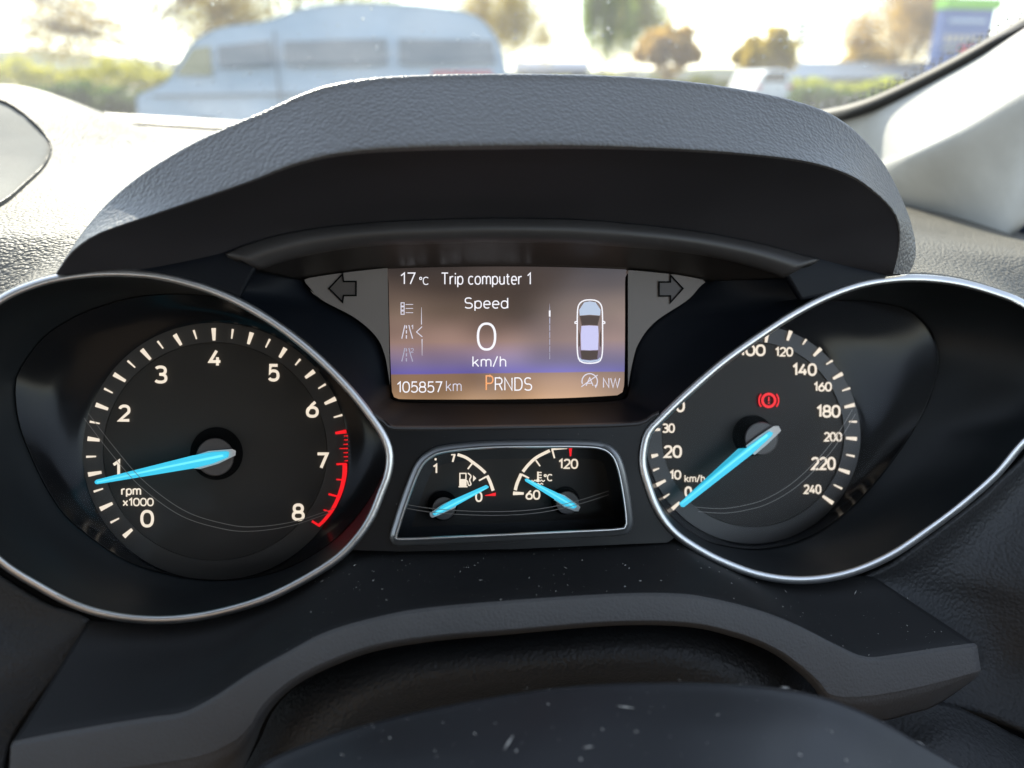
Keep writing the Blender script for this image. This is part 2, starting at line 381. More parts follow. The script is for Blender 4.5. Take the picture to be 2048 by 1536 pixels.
# ------------------------------------------------------------------ dashboard top
RING_L = [(0, 600), (80, 565), (160, 549), (240, 545), (320, 552), (400, 572), (470, 600), (540, 640), (600, 684), (650, 728), (700, 780), (740, 830), (768, 872), (780, 910), (776, 950), (763, 985), (745, 1030), (720, 1070), (680, 1113),
          (620, 1153), (540, 1194), (460, 1220), (380, 1236), (300, 1240), (220, 1231), (150, 1210), (80, 1174), (0, 1122), (-60, 1050), (-105, 955), (-120, 850), (-105, 750), (-62, 660)]
RING_R = [(1286, 905), (1296, 866), (1322, 837), (1377, 784), (1445, 725), (1513, 676), (1582, 631), (1650, 595), (1718, 570), (1787, 558), (1855, 557), (1924, 566), (1992, 585), (2047, 608), (2105, 655), (2135, 730), (2125, 800), (2095, 850),
          (2047, 886), (1992, 950), (1924, 1010), (1855, 1062), (1787, 1108), (1718, 1140), (1650, 1157), (1582, 1160), (1513, 1149), (1445, 1124), (1395, 1098), (1354, 1070), (1327, 1040), (1308, 1005), (1294, 965), (1286, 935)]
ring_l = resample(RING_L, 160, True); ring_r = resample(RING_R, 160, True)
def ring_top(r, x0, x1):
    w_ = np.array([tuple(S(p[0], p[1]-9, 1.003)) for p in r if p[1] < 800 and x0 < p[0] < x1]); return w_[np.argsort(w_[:, 0])]
_f = np.vstack([ring_top(ring_l, -90, 320), [[-.088, .335, Z-.06], [.03, .34, Z-.068], [.112, .35, Z-.072]], ring_top(ring_r, 1750, 2120)])
def front(x): return float(np.interp(x, _f[:, 0], _f[:, 1])), float(np.interp(x, _f[:, 0], _f[:, 2]))-Z
def sst(a, b, x): t = min(max((x-a)/(b-a), 0), 1); return t*t*(3-2*t)
def dash_z(x, y):
    z = -.0665 - .055*x + .012*(y-.25)
    hump = sst(-.235, -.345, x)*sst(.26, .54, y)*(1-sst(.56, .70, y))
    y0, z0 = front(x); t = sst(y0, y0+.06, y)
    return z0*(1-t) + (z + .038*hump - .012*sst(.17, .27, x)*sst(.33, .48, y))*t
dash = empty('dashboard', (0, .5, Z-.15), 'black grained dashboard around the instruments, reaching to the windscreen', 'dashboard')
def dash_top():
    nx, ny = 150, 110; V = []
    for j in range(ny):
        for i in range(nx):
            x = -.85+1.20*i/(nx-1)
            y0 = front(x)[0]
            y1 = .67+.10*(1-((x+.35)/.62)**2)+.02
            if x > .19: y1 = min(y1, .70)
            y = y0+(y1-y0)*(j/(ny-1))
            V.append((x, y, Z+dash_z(x, y)))
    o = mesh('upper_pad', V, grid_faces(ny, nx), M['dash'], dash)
    md = o.modifiers.new('thickness', 'SOLIDIFY'); md.thickness = .0008; md.offset = -1
dash_top()

def on_dash(px, py, lift=0.0):
    """where the sight line through (px, py) meets the dashboard top"""
    d = P(px, py, 1)-EYE; t = .15
    while t < 1.2:
        q = EYE+d*t
        if q.z <= Z+dash_z(q.x, q.y)+lift: return q
        t += .001
    return EYE+d*.8
def speaker_panel():
    # flat cover let into the raised centre of the dashboard
    edge = [(-260, 120), (-120, 165), (0, 203), (45, 228), (85, 264), (104, 296), (92, 332), (50, 374), (0, 414), (-120, 470), (-260, 520)]
    e = resample(edge, 60); c = np.array([-330, 320])
    V = []; k = 8
    for r in range(k):
        for p in e:
            q = c+(p-c)*(1-.12*r) if r else p
            V.append(on_dash(q[0], q[1], 0) + Vector((0, 0, .0022 if r else .0)))
    mesh('speaker_panel', V, grid_faces(k, 60), M['grille'], dash)
    V = []
    for a, h in ((.5, .0012), (.5, .0030), (-.8, .0030), (-.8, .0012)):
        t = np.gradient(e, axis=0); t /= np.linalg.norm(t, axis=1)[:, None]; nn = np.stack([-t[:, 1], t[:, 0]], 1)
        for p in e-nn*a: V.append(on_dash(p[0], p[1])+Vector((0, 0, h-.001)))
    mesh('panel_seam', V, grid_faces(4, 60), M['side'], dash)
speaker_panel()
def ledge():
    # dark cowl strip where glass meets dashboard
    V = []; n = 60
    for (dy, dz) in ((-.055, .0), (-.05, .003), (-.02, .004), (.03, .002)):
        for i in range(n):
            x = -.85+1.10*i/(n-1); y = .67+.10*(1-((x+.35)/.62)**2)+dy+.01
            V.append((x, y, Z+dash_z(x, y)+dz))
    o = mesh('cowl_strip', V, grid_faces(4, n), M['side'], dash)
    md = o.modifiers.new('thickness', 'SOLIDIFY'); md.thickness = .003
ledge()
# dark body of the dashboard around and behind the instruments
poly('dash_core', [(-700, 640), (2900, 660), (2900, 2100), (-700, 2100)], 1.27, 1.33, M['black'], dash)
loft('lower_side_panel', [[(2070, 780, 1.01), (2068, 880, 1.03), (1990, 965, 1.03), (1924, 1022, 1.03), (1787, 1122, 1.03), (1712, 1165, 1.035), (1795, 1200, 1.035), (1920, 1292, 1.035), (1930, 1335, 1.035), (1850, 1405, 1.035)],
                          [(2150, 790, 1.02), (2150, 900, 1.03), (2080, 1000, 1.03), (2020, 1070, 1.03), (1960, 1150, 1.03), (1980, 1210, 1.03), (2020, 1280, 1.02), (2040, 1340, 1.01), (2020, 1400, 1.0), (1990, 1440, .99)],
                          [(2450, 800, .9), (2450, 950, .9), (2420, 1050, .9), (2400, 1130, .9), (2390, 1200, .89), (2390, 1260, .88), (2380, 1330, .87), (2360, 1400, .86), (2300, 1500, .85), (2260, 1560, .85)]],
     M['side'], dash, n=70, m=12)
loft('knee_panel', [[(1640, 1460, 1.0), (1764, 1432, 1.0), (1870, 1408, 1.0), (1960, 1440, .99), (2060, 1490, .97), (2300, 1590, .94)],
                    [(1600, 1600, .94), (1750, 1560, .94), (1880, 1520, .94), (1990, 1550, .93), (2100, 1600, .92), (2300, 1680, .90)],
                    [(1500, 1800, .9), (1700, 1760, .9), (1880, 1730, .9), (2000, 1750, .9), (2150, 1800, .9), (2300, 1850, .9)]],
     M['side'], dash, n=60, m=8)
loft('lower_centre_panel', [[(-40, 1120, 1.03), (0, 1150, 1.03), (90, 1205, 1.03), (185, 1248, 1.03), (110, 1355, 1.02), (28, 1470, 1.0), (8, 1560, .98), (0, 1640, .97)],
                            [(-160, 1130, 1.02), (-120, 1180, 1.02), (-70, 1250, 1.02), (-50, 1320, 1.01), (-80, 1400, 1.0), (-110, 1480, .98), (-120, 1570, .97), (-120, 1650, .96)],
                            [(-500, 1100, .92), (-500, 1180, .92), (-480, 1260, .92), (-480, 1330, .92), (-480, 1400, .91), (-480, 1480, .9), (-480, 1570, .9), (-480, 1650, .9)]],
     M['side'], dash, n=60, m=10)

# ------------------------------------------------------------------ instrument hood
hood = empty('instrument_hood', P(1024, 400, .34), 'black leather-grained hood arching over the instruments', 'hood')
SIL = [(112, 545, 1.0), (125, 525, 1.0), (165, 465, 1.0), (220, 402, 1.0), (290, 345, .975), (380, 290, .96), (460, 252, .943), (530, 222, .932), (600, 190, .926), (660, 170, .92),
       (760, 155, .917), (900, 149, .917), (1050, 148, .917), (1200, 151, .918), (1350, 161, .922), (1480, 179, .935), (1580, 200, .94), (1660, 228, .95), (1720, 272, .965), (1770, 332, .98), (1810, 412, .99), (1828, 470, 1.0), (1831, 512, 1.0), (1818, 548, 1.0)]
LIP = [(112, 549, .985), (128, 527, .98), (150, 500, .965), (200, 466, .95), (300, 430, .93), (400, 395, .91), (500, 359, .89), (600, 321, .87), (700, 299, .86), (850, 288, .85), (1024, 285, .85), (1174, 286, .85),
       (1374, 295, .86), (1524, 308, .87), (1624, 324, .885), (1699, 350, .90), (1749, 385, .915), (1784, 422, .93), (1797, 460, .95), (1795, 505, .97), (1786, 548, .985)]
INN = [(150, 552, 1.0), (200, 548, 1.0), (310, 538, 1.0), (440, 513, 1.0), (500, 492, 1.0), (600, 467, 1.0), (750, 450, 1.0), (900, 443, 1.0), (1010, 441, 1.0), (1174, 445, 1.0), (1374, 465, 1.0), (1524, 493, 1.0), (1600, 514, 1.0), (1650, 526, 1.0), (1720, 540, 1.0), (1770, 550, 1.0)]
def hood_mesh():
    n = 150
    def by_angle(pts):
        q = dense(pts, k=20); t = np.arctan2(-(q[:, 1]-640), q[:, 0]-970); t = np.maximum.accumulate(-t)
        u = np.linspace(t[0], t[-1], n); return np.stack([np.interp(u, t, q[:, j]) for j in range(3)], 1)
    a, b, c = by_angle(SIL), by_angle(LIP), by_angle(INN)
    bow = np.sin(np.linspace(0, math.pi, n))[:, None]
    up = np.array([0, -1, 0])
    def mix(t, lift, deep=0): return a*(1-t)+b*t + bow*lift*up + np.array([0, 0, 1])*bow*deep
    back = a + bow*np.array([0, 70, .36]); back2 = a+bow*np.array([0, 14, .17]); back1 = a+bow*np.array([0, 2, .035])
    # rounded front edge between the lit top and the shaded underside
    e1 = mix(.90, 9); lip0 = b+bow*np.array([0, 3, .0]); lip1 = b+bow*np.array([0, 14, .011])
    u1 = b*.72+c*.28+bow*np.array([0, 2, .012]); u2 = b*.35+c*.65+bow*np.array([0, 2, .008])
    rows = [back, back2, back1, a, mix(.10, 1), mix(.3, 2), mix(.5, 3), mix(.72, 3), mix(.9, 2), lip0, lip1, u1, u2, c]
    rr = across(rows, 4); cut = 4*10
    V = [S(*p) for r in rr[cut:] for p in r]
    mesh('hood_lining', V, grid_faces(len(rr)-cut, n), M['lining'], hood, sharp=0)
    rr = rr[:cut+1]
    V = [S(*p) for r in rr for p in r]
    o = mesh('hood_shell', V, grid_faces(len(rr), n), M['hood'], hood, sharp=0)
    bm = bmesh.new(); bm.from_mesh(o.data); bmesh.ops.recalc_face_normals(bm, faces=bm.faces); bm.to_mesh(o.data); bm.free()
hood_mesh()
STRIP0 = [(455, 514, .996), (500, 494, .996), (600, 469, .996), (750, 452, .996), (900, 445, .996), (1010, 443, .996), (1174, 447, .996), (1374, 467, .996), (1524, 495, .996), (1600, 516, .996), (1635, 524, .996)]
STRIP1 = [(512, 531, 1.0), (560, 514, 1.0), (640, 495, 1.0), (740, 482, 1.0), (880, 477, 1.0), (1010, 475, 1.0), (1174, 479, 1.0), (1350, 493, 1.0), (1460, 512, 1.0), (1540, 535, 1.0), (1572, 548, 1.0)]
loft('trim_strip', [STRIP0, [(a[0]*.5+b[0]*.5, a[1]*.5+b[1]*.5-2, .988) for a, b in zip(STRIP0, STRIP1)], STRIP1, [(p[0], p[1]+2, 1.02) for p in STRIP1]], M['strip'], hood, n=90, m=4)

# ------------------------------------------------------------------ instrument cluster
clu = empty('instrument_cluster', P(1024, 1090, .29), 'instrument cluster with two chrome ringed dials, colour display and small gauges', 'instrument cluster')
SEAM_L = [(30, 772), (36, 840), (60, 908), (100, 988), (148, 1048), (250, 1120), (350, 1152), (440, 1161), (525, 1152), (600, 1125), (675, 1075), (735, 1005), (772, 930), (780, 860), (745, 775), (670, 698), (570, 635), (470, 600), (370, 588), (270, 594), (180, 620), (120, 650), (80, 682), (42, 735)]
SEAM_R = [(1819, 621), (1860, 659), (1878, 705), (1873, 755), (1846, 828), (1787, 919), (1718, 1001), (1650, 1056), (1582, 1088), (1513, 1099), (1445, 1092), (1400, 1076), (1335, 1025), (1290, 950), (1272, 880), (1288, 800), (1345, 725), (1425, 668), (1515, 628), (1610, 605), (1696, 600), (1764, 606)]
GAUGE = [(786, 1076), (792, 1051), (813, 988), (836, 932), (860, 908), (892, 897), (971, 889), (1076, 887), (1155, 887), (1203, 891), (1229, 907), (1243, 938), (1253, 988), (1259, 1038), (1256, 1056), (1240, 1064), (1155, 1069), (1024, 1075), (892, 1081), (815, 1084), (792, 1083)]
gauge_o = resample(GAUGE, 160, True)

# face plate between the dials
FOLD = [(742, 826), (775, 850), (800, 858), (1030, 856), (1262, 850), (1296, 838), (1318, 828)]
fl = resample(FOLD, 40)
pl = [tuple(p) for p in fl] + [(1300, 866), (1290, 905), (1290, 935), (1297, 965), (1312, 1005), (1330, 1040), (1356, 1070), (1335, 1085), (1262, 1088), (1030, 1098), (800, 1103), (700, 1100), (722, 1068), (748, 1030), (765, 985), (777, 950), (778, 910), (766, 872)]
poly('faceplate', pl, 1.0, 1.02, M['gloss'], clu, holes=[[tuple(p) for p in offset(gauge_o, -4)]])
# rounded upper edge of the face plate
def fold_edge():
    rows = []
    for o_, s in ((3, 1.0), (0, .997), (-3.5, .998), (-6, 1.004), (-7, 1.02)):
        rows.append([(p[0], p[1]+o_, s) for p in fl])
    rr = rows; V = [S(*p) for r in rr for p in r]
    mesh('fold_edge', V, grid_faces(5, 40), M['strip'], clu)
fold_edge()
# recess round the display
OUT = [(515, 529), (560, 513), (640, 494), (740, 482), (880, 476), (1010, 474), (1174, 478), (1350, 492), (1460, 511), (1540, 534), (1572, 548), (1640, 590), (1582, 622), (1513, 667), (1445, 716), (1377, 775), (1322, 828), (1292, 838), (1262, 846), (1030, 852), (800, 854), (776, 845), (745, 822), (700, 770), (650, 716), (600, 672), (540, 630), (470, 592), (450, 575)]
INL = [(776, 534), (890, 531), (1010, 530), (1130, 532), (1256, 536), (1340, 545), (1400, 554), (1414, 562), (1400, 572), (1375, 600), (1310, 645), (1277, 688), (1263, 740), (1256, 785), (1240, 800), (1130, 806), (1010, 807), (890, 806), (792, 802), (780, 780), (772, 715), (752, 674), (709, 637), (644, 602), (615, 575), (604, 560), (620, 553), (690, 542)]
def recess():
    c = (1015, 665); n = 220
    o_, i_ = polar(OUT, c, n), polar(INL, c, n)
    rows = [np.c_[o_, np.full(n, 1.0)], np.c_[o_*.97+i_*.03, np.full(n, 1.012)], np.c_[o_*.55+i_*.45, np.full(n, 1.055)], np.c_[o_*.12+i_*.88, np.full(n, 1.083)], np.c_[i_, np.full(n, 1.09)], np.c_[i_, np.full(n, 1.11)]]
    V = [S(*p) for r in across(rows, 3) for p in r]
    o = mesh('display_recess', V, grid_faces(16, n, True), M['recess'], clu, sharp=60)
recess()
loft('recess_roof', [STRIP1, [(p[0], p[1]+3, 1.012) for p in STRIP1], [(600, 553, 1.085), (700, 541, 1.086), (776, 535, 1.086), (890, 531.5, 1.086), (1010, 530.5, 1.086), (1130, 532, 1.086), (1256, 536.5, 1.086), (1340, 545, 1.086), (1410, 556, 1.085)]], M['panel'], clu, n=90, m=4)
loft('shoulder', [[(240, 532, 1.012), (310, 524, 1.012), (435, 500, 1.010), (475, 500, 1.006), (522, 524, 1.004)], [(260, 545, 1.003), (310, 540, 1.003), (440, 515, 1.002), (470, 513, 1.001), (516, 530, 1.0)], [(300, 556, 1.004), (360, 562, 1.004), (420, 575, 1.004), (450, 585, 1.004), (480, 596, 1.004)]], M['recess'], clu, n=40, m=6)
loft('shoulder', [[(1560, 540, 1.004), (1630, 508, 1.008), (1700, 522, 1.012), (1775, 534, 1.012), (1796, 538, 1.010)], [(1568, 548, 1.0), (1630, 525, 1.002), (1700, 540, 1.003), (1775, 550, 1.003), (1796, 553, 1.003)], [(1600, 600, 1.004), (1650, 590, 1.004), (1700, 574, 1.004), (1760, 562, 1.004), (1800, 560, 1.004)]], M['recess'], clu, n=40, m=6)

# ---- the display
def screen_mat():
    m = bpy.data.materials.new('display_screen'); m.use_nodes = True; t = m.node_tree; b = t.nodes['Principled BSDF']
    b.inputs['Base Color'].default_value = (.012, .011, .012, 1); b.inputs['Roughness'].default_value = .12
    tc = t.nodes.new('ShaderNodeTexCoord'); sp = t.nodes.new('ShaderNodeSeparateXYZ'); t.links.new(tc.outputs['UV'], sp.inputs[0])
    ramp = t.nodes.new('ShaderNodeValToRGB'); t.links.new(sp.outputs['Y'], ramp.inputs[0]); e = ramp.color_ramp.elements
    stops = [(0.0, (182, 144, 108)), (.196, (150, 118, 95)), (.202, (114, 103, 180)), (.28, (126, 112, 150)), (.44, (150, 122, 112)), (.66, (112, 94, 82)), (.85, (82, 69, 62)), (1.0, (64, 56, 53))]  # warm tones paint a blurred cabin reflection into the display's glow
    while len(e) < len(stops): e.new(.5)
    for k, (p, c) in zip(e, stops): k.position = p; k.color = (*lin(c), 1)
    n = t.nodes.new('ShaderNodeTexNoise'); n.inputs['Scale'].default_value = 2.2; n.inputs['Detail'].default_value = 1  # uneven blotches of that painted reflection
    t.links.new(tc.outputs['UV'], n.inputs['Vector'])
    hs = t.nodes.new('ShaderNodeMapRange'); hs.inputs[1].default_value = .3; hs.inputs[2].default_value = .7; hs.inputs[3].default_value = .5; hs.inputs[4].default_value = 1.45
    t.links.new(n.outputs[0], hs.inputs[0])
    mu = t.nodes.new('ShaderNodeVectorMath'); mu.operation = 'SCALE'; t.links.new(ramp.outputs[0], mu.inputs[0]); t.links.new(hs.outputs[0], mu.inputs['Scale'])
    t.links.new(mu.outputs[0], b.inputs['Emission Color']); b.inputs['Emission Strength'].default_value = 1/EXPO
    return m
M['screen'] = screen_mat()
def dd(x, y): return (760+x*.249, 520+y*.249)
scr_out = resample([(776.5, 536), (890, 533.5), (1010, 532.5), (1130, 534), (1250, 538), (1250, 560), (1250, 650), (1249, 740), (1247, 778), (1240, 788), (1225, 791), (1130, 796), (1010, 798.5), (900, 799), (800, 798), (788, 794), (784, 782), (781, 720), (779, 640), (777, 560)], 120, True)
SZ = 1.078
poly('display_backing', INL, 1.094, 1.12, M['black'], clu)
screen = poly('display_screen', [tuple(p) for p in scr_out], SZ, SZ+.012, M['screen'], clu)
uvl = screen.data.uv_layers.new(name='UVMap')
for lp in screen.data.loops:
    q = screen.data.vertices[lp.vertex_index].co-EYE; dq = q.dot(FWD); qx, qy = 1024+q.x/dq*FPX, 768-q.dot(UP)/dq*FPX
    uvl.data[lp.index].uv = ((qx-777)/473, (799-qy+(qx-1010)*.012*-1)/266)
def stext(body, x0, y0, x1, y1, m='white', wt=2.3):
    a, b = dd(x0, y0), dd(x1, y1); return text('lettering', body, (*a, *b), SZ-.0016, SZ-.0004, M[m], screen, wt)
stext('17', 165, 100, 285, 197); stext('°C', 315, 135, 390, 200, 'white', 1.7)
stext('Trip computer 1', 490, 100, 1212, 222); stext('Speed', 680, 300, 1030, 412)
stext('0', 778, 502, 934, 728, 'white', 4.6); stext('km/h', 742, 768, 1014, 862, 'white', 2.3)
stext('105857', 136, 975, 500, 1066); stext('km', 530, 968, 655, 1055, 'pale', 1.7)
stext('P', 848, 925, 912, 1050, 'orange', 2.8); stext('RNDS', 922, 942, 1222, 1050); stext('NW', 1790, 945, 1930, 1028, 'pale')
stext('1', 250, 522, 266, 558, 'pale', 1.4); stext('2', 246, 708, 272, 745, 'dim', 1.4)
def sicon(shape, m): return shape.map(dd).build('icon', SZ-.0015, SZ-.0003, M[m], screen)
lst = D2()
for y in (357, 389, 423):
    lst.stroke([(169, y-13), (194, y-13), (194, y+13), (169, y+13)], 7, closed=True).stroke([(206, y), (266, y)], 5)
sicon(lst, 'pale')
for y, m in ((578, 'pale'), (762, 'dim')):
    ic = D2().stroke([(200, y-55), (190, y-10), (175, y+53)], 8).stroke([(232, y-55), (243, y-10), (262, y+53)], 8)
    for a, b in ((-52, -28), (-14, 12), (26, 53)): ic.stroke([(212, y+a), (212, y+b)], 9)
    sicon(ic, m)
sicon(D2().stroke([(333, 380), (333, 518)], 2, 7).stroke([(338, 535), (293, 578), (340, 618)], 7).stroke([(338, 635), (338, 770)], 7, 2), 'pale')
sicon(D2().stroke([(1363, 405), (1363, 455)], 13), 'white')
dl = D2().stroke([(1363, 350), (1363, 402)], 1, 5)
for k in range(6): dl.stroke([(1363, 462+k*57), (1363, 512+k*57)], 9-k*.9)
sicon(dl, 'dim')
# start-stop symbol
sicon(D2().ring((1684, 975), 62, 9, 30, -30, 200).stroke([(1617, 1018), (1748, 924)], 8).stroke([(1655, 1010), (1684, 945), (1712, 1010)], 8).stroke([(1668, 990), (1702, 990)], 7).poly([(1722, 1004), (1748, 1000), (1732, 1030)]), 'pale')
# car seen from above
car_out = resample([(1685, 320), (1740, 328), (1775, 360), (1786, 420), (1788, 560), (1788, 700), (1780, 780), (1755, 818), (1685, 830), (1617, 818), (1592, 780), (1584, 700), (1584, 560), (1586, 420), (1597, 360), (1632, 328)], 60, True)
sicon(D2().stroke(car_out, 10, closed=True).stroke([(1586, 488), (1566, 498), (1566, 508), (1588, 512)], 8).stroke([(1786, 488), (1806, 498), (1806, 508), (1784, 512)], 8), 'white')
sicon(D2().poly([(1640, 340), (1685, 332), (1732, 340), (1772, 400), (1768, 446), (1685, 440), (1604, 446), (1600, 400)]), 'steel')
sicon(D2().poly([(1606, 450), (1685, 444), (1766, 450), (1748, 525), (1685, 520), (1622, 525)]).poly([(1612, 728), (1752, 728), (1745, 795), (1685, 803), (1620, 795)]).poly([(1596, 560), (1606, 600), (1606, 690), (1596, 700)]).poly([(1776, 560), (1766, 600), (1766, 690), (1776, 700)]), 'umber')
sicon(D2().poly([(1618, 530), (1685, 526), (1752, 530), (1756, 600), (1752, 722), (1685, 726), (1616, 722), (1612, 600)]), 'lilac')
sicon(D2().poly([(1600, 780), (1620, 800), (1685, 808), (1748, 800), (1770, 780), (1762, 812), (1685, 824), (1608, 812)]), 'steel')

# ---- turn signal plates
def signal(outline, arrow):
    p = poly('turn_signal_plate', outline, 1.074, 1.10, M['plate'], clu)
    a = poly('arrow', arrow, 1.0735, 1.077, M['arrow'], p)
    D2().stroke(np.array(arrow), 3.2, closed=True).build('arrow_edge', 1.0722, 1.077, M['black'], p)
tri_l = resample([(775, 536), (700, 544), (630, 554), (608, 560), (616, 571), (644, 600), (709, 635), (752, 673), (770, 712), (780, 770)], 50)
tri_r = resample([(1256, 540), (1340, 548), (1395, 557), (1411, 563), (1400, 573), (1375, 600), (1310, 644), (1277, 687), (1264, 730), (1256, 775)], 50)
signal([tuple(p) for p in tri_l], [(658, 577), (685, 548), (687, 563), (712, 563), (712, 591), (687, 591), (685, 604)])
signal([tuple(p) for p in tri_r], [(1366, 577), (1341, 550), (1341, 564), (1318, 564), (1318, 592), (1341, 592), (1341, 605)])

# ---- one big dial
def big_dial(name, ring, seam_pts, ctr, rx, ry, label, k):
    """k: pixel scale of the dial"""
    n = 160; a = np.linspace(-math.pi, math.pi, n, endpoint=False); c0 = np.array(ctr)
    ell = lambda f: np.stack([ctr[0]+rx*f*np.cos(a), ctr[1]+ry*f*np.sin(a)], 1)
    SD = 1.165
    rows = [np.c_[ell(.872), np.full(n, SD-.002)], np.c_[ell(.868), np.full(n, SD)], np.c_[ell(.5), np.full(n, SD)], np.c_[ell(.02), np.full(n, SD)], np.c_[ell(.02), np.full(n, SD+.02)], np.c_[ell(.9), np.full(n, SD+.02)]]
    V = [S(*p) for r in rows for p in r]
    dial = mesh(name, V, grid_faces(6, n, True), M['dial'], clu, sharp=30); dial['label'] = label
    rows = [np.c_[ell(1.03), np.full(n, SD-.003)], np.c_[ell(1.0), np.full(n, SD-.003)], np.c_[ell(.874), np.full(n, SD-.003)], np.c_[ell(.874), np.full(n, SD+.004)]]
    mesh('dial_rim', [S(*p) for r in rows for p in r], grid_faces(4, n, True), M['band_dial'], dial, sharp=30)
    seam = polar(seam_pts, ctr, n)
    rows = [np.c_[seam, np.full(n, 1.125)], np.c_[seam*.5+ell(1.03)*.5, np.full(n, 1.148)], np.c_[ell(1.04), np.full(n, SD-.004)], np.c_[ell(1.02), np.full(n, SD)]]
    mesh('inner_cone', [S(*p) for r in across(rows, 4) for p in r], grid_faces(13, n, True), M['cone'], dial)
    rp = polar(ring, ctr, n); rin = polar(offset(ring, -6), ctr, n)
    rows = [np.c_[rin, np.full(n, 1.004)], np.c_[rin*.7+seam*.3, np.full(n, 1.05)], np.c_[rin*.35+seam*.65, np.full(n, 1.09)], np.c_[seam*.985+rin*.015, np.full(n, 1.12)], np.c_[seam, np.full(n, 1.122)]]
    mesh('pod_wall', [S(*p) for r in across(rows, 5) for p in r], grid_faces(21, n, True), M['pod'], dial)
    sweep('seam_line', seam, [(-1.6, 1.124), (0, 1.1195), (1.6, 1.124)], M['black'], dial)
    sweep('bezel_ring', ring, [(-8.5, 1.03), (-8.5, 1.0), (-7.8, .9976), (-6, .9958), (-3.2, .9948), (0, .9948), (3.2, .9954), (5.8, .9966), (7.4, .9985), (8, 1.001), (8, 1.03)], M['chrome'], dial)
    return dial, SD
def tick(dial, a, b, w, SD, m='cream'):
    D2().stroke([a, b], w, w*.62).build('tick', SD-.0062, SD-.0032, M[m], dial)
def arcpts(c, rx, ry, a0, a1, n=24):
    t = np.radians(np.linspace(a0, a1, n)); return np.stack([c[0]+rx*np.cos(t), c[1]-ry*np.sin(t)], 1)
def lens_lines(dial, pts, gap, s):
    for dx, dy in ((0, 0), gap):
        q = resample([(x+dx, y+dy) for x, y in pts], 60)
        D2().stroke(q, 1.3).build('lens_line', s, s+.0015, M['lens_arc'], dial)  # thin pale arc drawn across the dial
def highlight(core, hub, dial, s0, s1, k=1.0):
    c = np.array(core); d = np.hypot(*(c-np.array(hub[:2])).T); tip = c[np.argsort(-d)[:2]].mean(0); e = np.hypot(*(c-tip).T); far = c[np.argsort(-e)[:2]].mean(0); far = far+(tip-far)*.04
    u = (far-tip)/np.linalg.norm(far-tip); nn = np.array([-u[1], u[0]]); nn = nn if nn[1] < 0 else -nn
    D2().stroke([tip+u*4+nn*.3*k, tip*.45+far*.55+nn*1.4*k, far+nn*.6*k], 2.2*k, 5.0*k).build('needle_highlight', s0, s1, M['cyan_lit'], dial)  # lighter strip paints a highlight along the glowing blade
def needle(dial, core, edge, facet, s, hole, cap, m=None):
    """hub hole and cap, light-coloured holder, glowing blade with a lighter strip as highlight"""
    D2().disc(hole[:2], hole[2], 40).build('hub_hole', 1.1625 if s > 1.1 else 1.088, 1.164 if s > 1.1 else 1.09, M['black'], dial)
    n = 40; a = np.linspace(0, 2*math.pi, n, endpoint=False); V = []
    deep = hole; c = cap
    prof = [(1.0, s+.035), (1.0, s+.007), (.96, s+.005), (.6, s+.0045), (.05, s+.0045)]
    for f, q in prof: V += [S(c[0]+c[2]*f*math.cos(t), c[1]+c[2]*f*math.sin(t), q) for t in a]
    mesh('hub_cap', V, grid_faces(len(prof), n, True), M['cap'], dial)
    poly('needle_holder', edge, s-.001, s+.008, M['edge'], dial)
    if facet: poly('needle_facet', facet, s+.001, s+.006, M['cyan_dim'], dial)
    poly('needle', core, s-.004, s+.005, M['cyan'], dial)
    highlight(core, hole, dial, s-.0046, s-.0035)

def aa(x, y): return (x*.4004, 500+y*.4004)
tach, SD = big_dial('tachometer', ring_l, SEAM_L, (430, 903), 257, 250, 'round rev counter dial numbered 0 to 8 with red zone', 1)
TICKS = [((618, 1432), (660, 1395), 1), ((552, 1362), (595, 1340), 0), ((500, 1295), (562, 1265), 1), ((468, 1207), (515, 1192), 0), ((440, 1122), (507, 1110), 1), ((430, 1033), (480, 1031), 0), ((437, 942), (498, 950), 1), ((448, 857), (498, 867), 0),
         ((478, 772), (540, 795), 1), ((520, 692), (563, 714), 0), ((568, 620), (627, 655), 1), ((637, 553), (675, 587), 0), ((707, 497), (752, 547), 1), ((787, 455), (815, 492), 0), ((872, 422), (905, 475), 1), ((967, 400), (982, 445), 0),
         ((1067, 390), (1069, 452), 1), ((1163, 395), (1157, 443), 0), ((1258, 412), (1240, 470), 1), ((1348, 445), (1327, 487), 0), ((1426, 490), (1397, 537), 1), ((1500, 545), (1475, 575), 0), ((1570, 605), (1525, 638), 1), ((1627, 670), (1590, 692), 0),
         ((1677, 742), (1622, 768), 1), ((1710, 824), (1667, 836), 0)]
for a, b, big in TICKS: tick(tach, aa(*a), aa(*b), 9.2 if big else 4.4, SD)
tick(tach, aa(1730, 906), aa(1675, 915), 8, SD, 'red')
for y, l in ((928, 20), (948, 20), (970, 22), (991, 42), (1012, 22), (1032, 22), (1052, 18)):
    tick(tach, aa(1738, y), aa(1738-l, y+1), 2.6, SD, 'red')
rz = resample([aa(*p) for p in [(1722, 1066), (1722, 1110), (1715, 1155), (1702, 1205), (1682, 1255), (1655, 1305), (1620, 1350), (1590, 1378)]], 30)
zone = D2().stroke(rz, 9.5, 6)
for a, b, w_ in (((1730, 1068), (1680, 1070), 4), ((1712, 1148), (1680, 1146), 3), ((1690, 1232), (1641, 1219), 4), ((1650, 1307), (1616, 1298), 3), ((1596, 1378), (1558, 1354), 4.5)): zone.stroke([aa(*a), aa(*b)], w_)
zone.build('red_zone', SD-.006, SD-.0032, M['red'], tach)
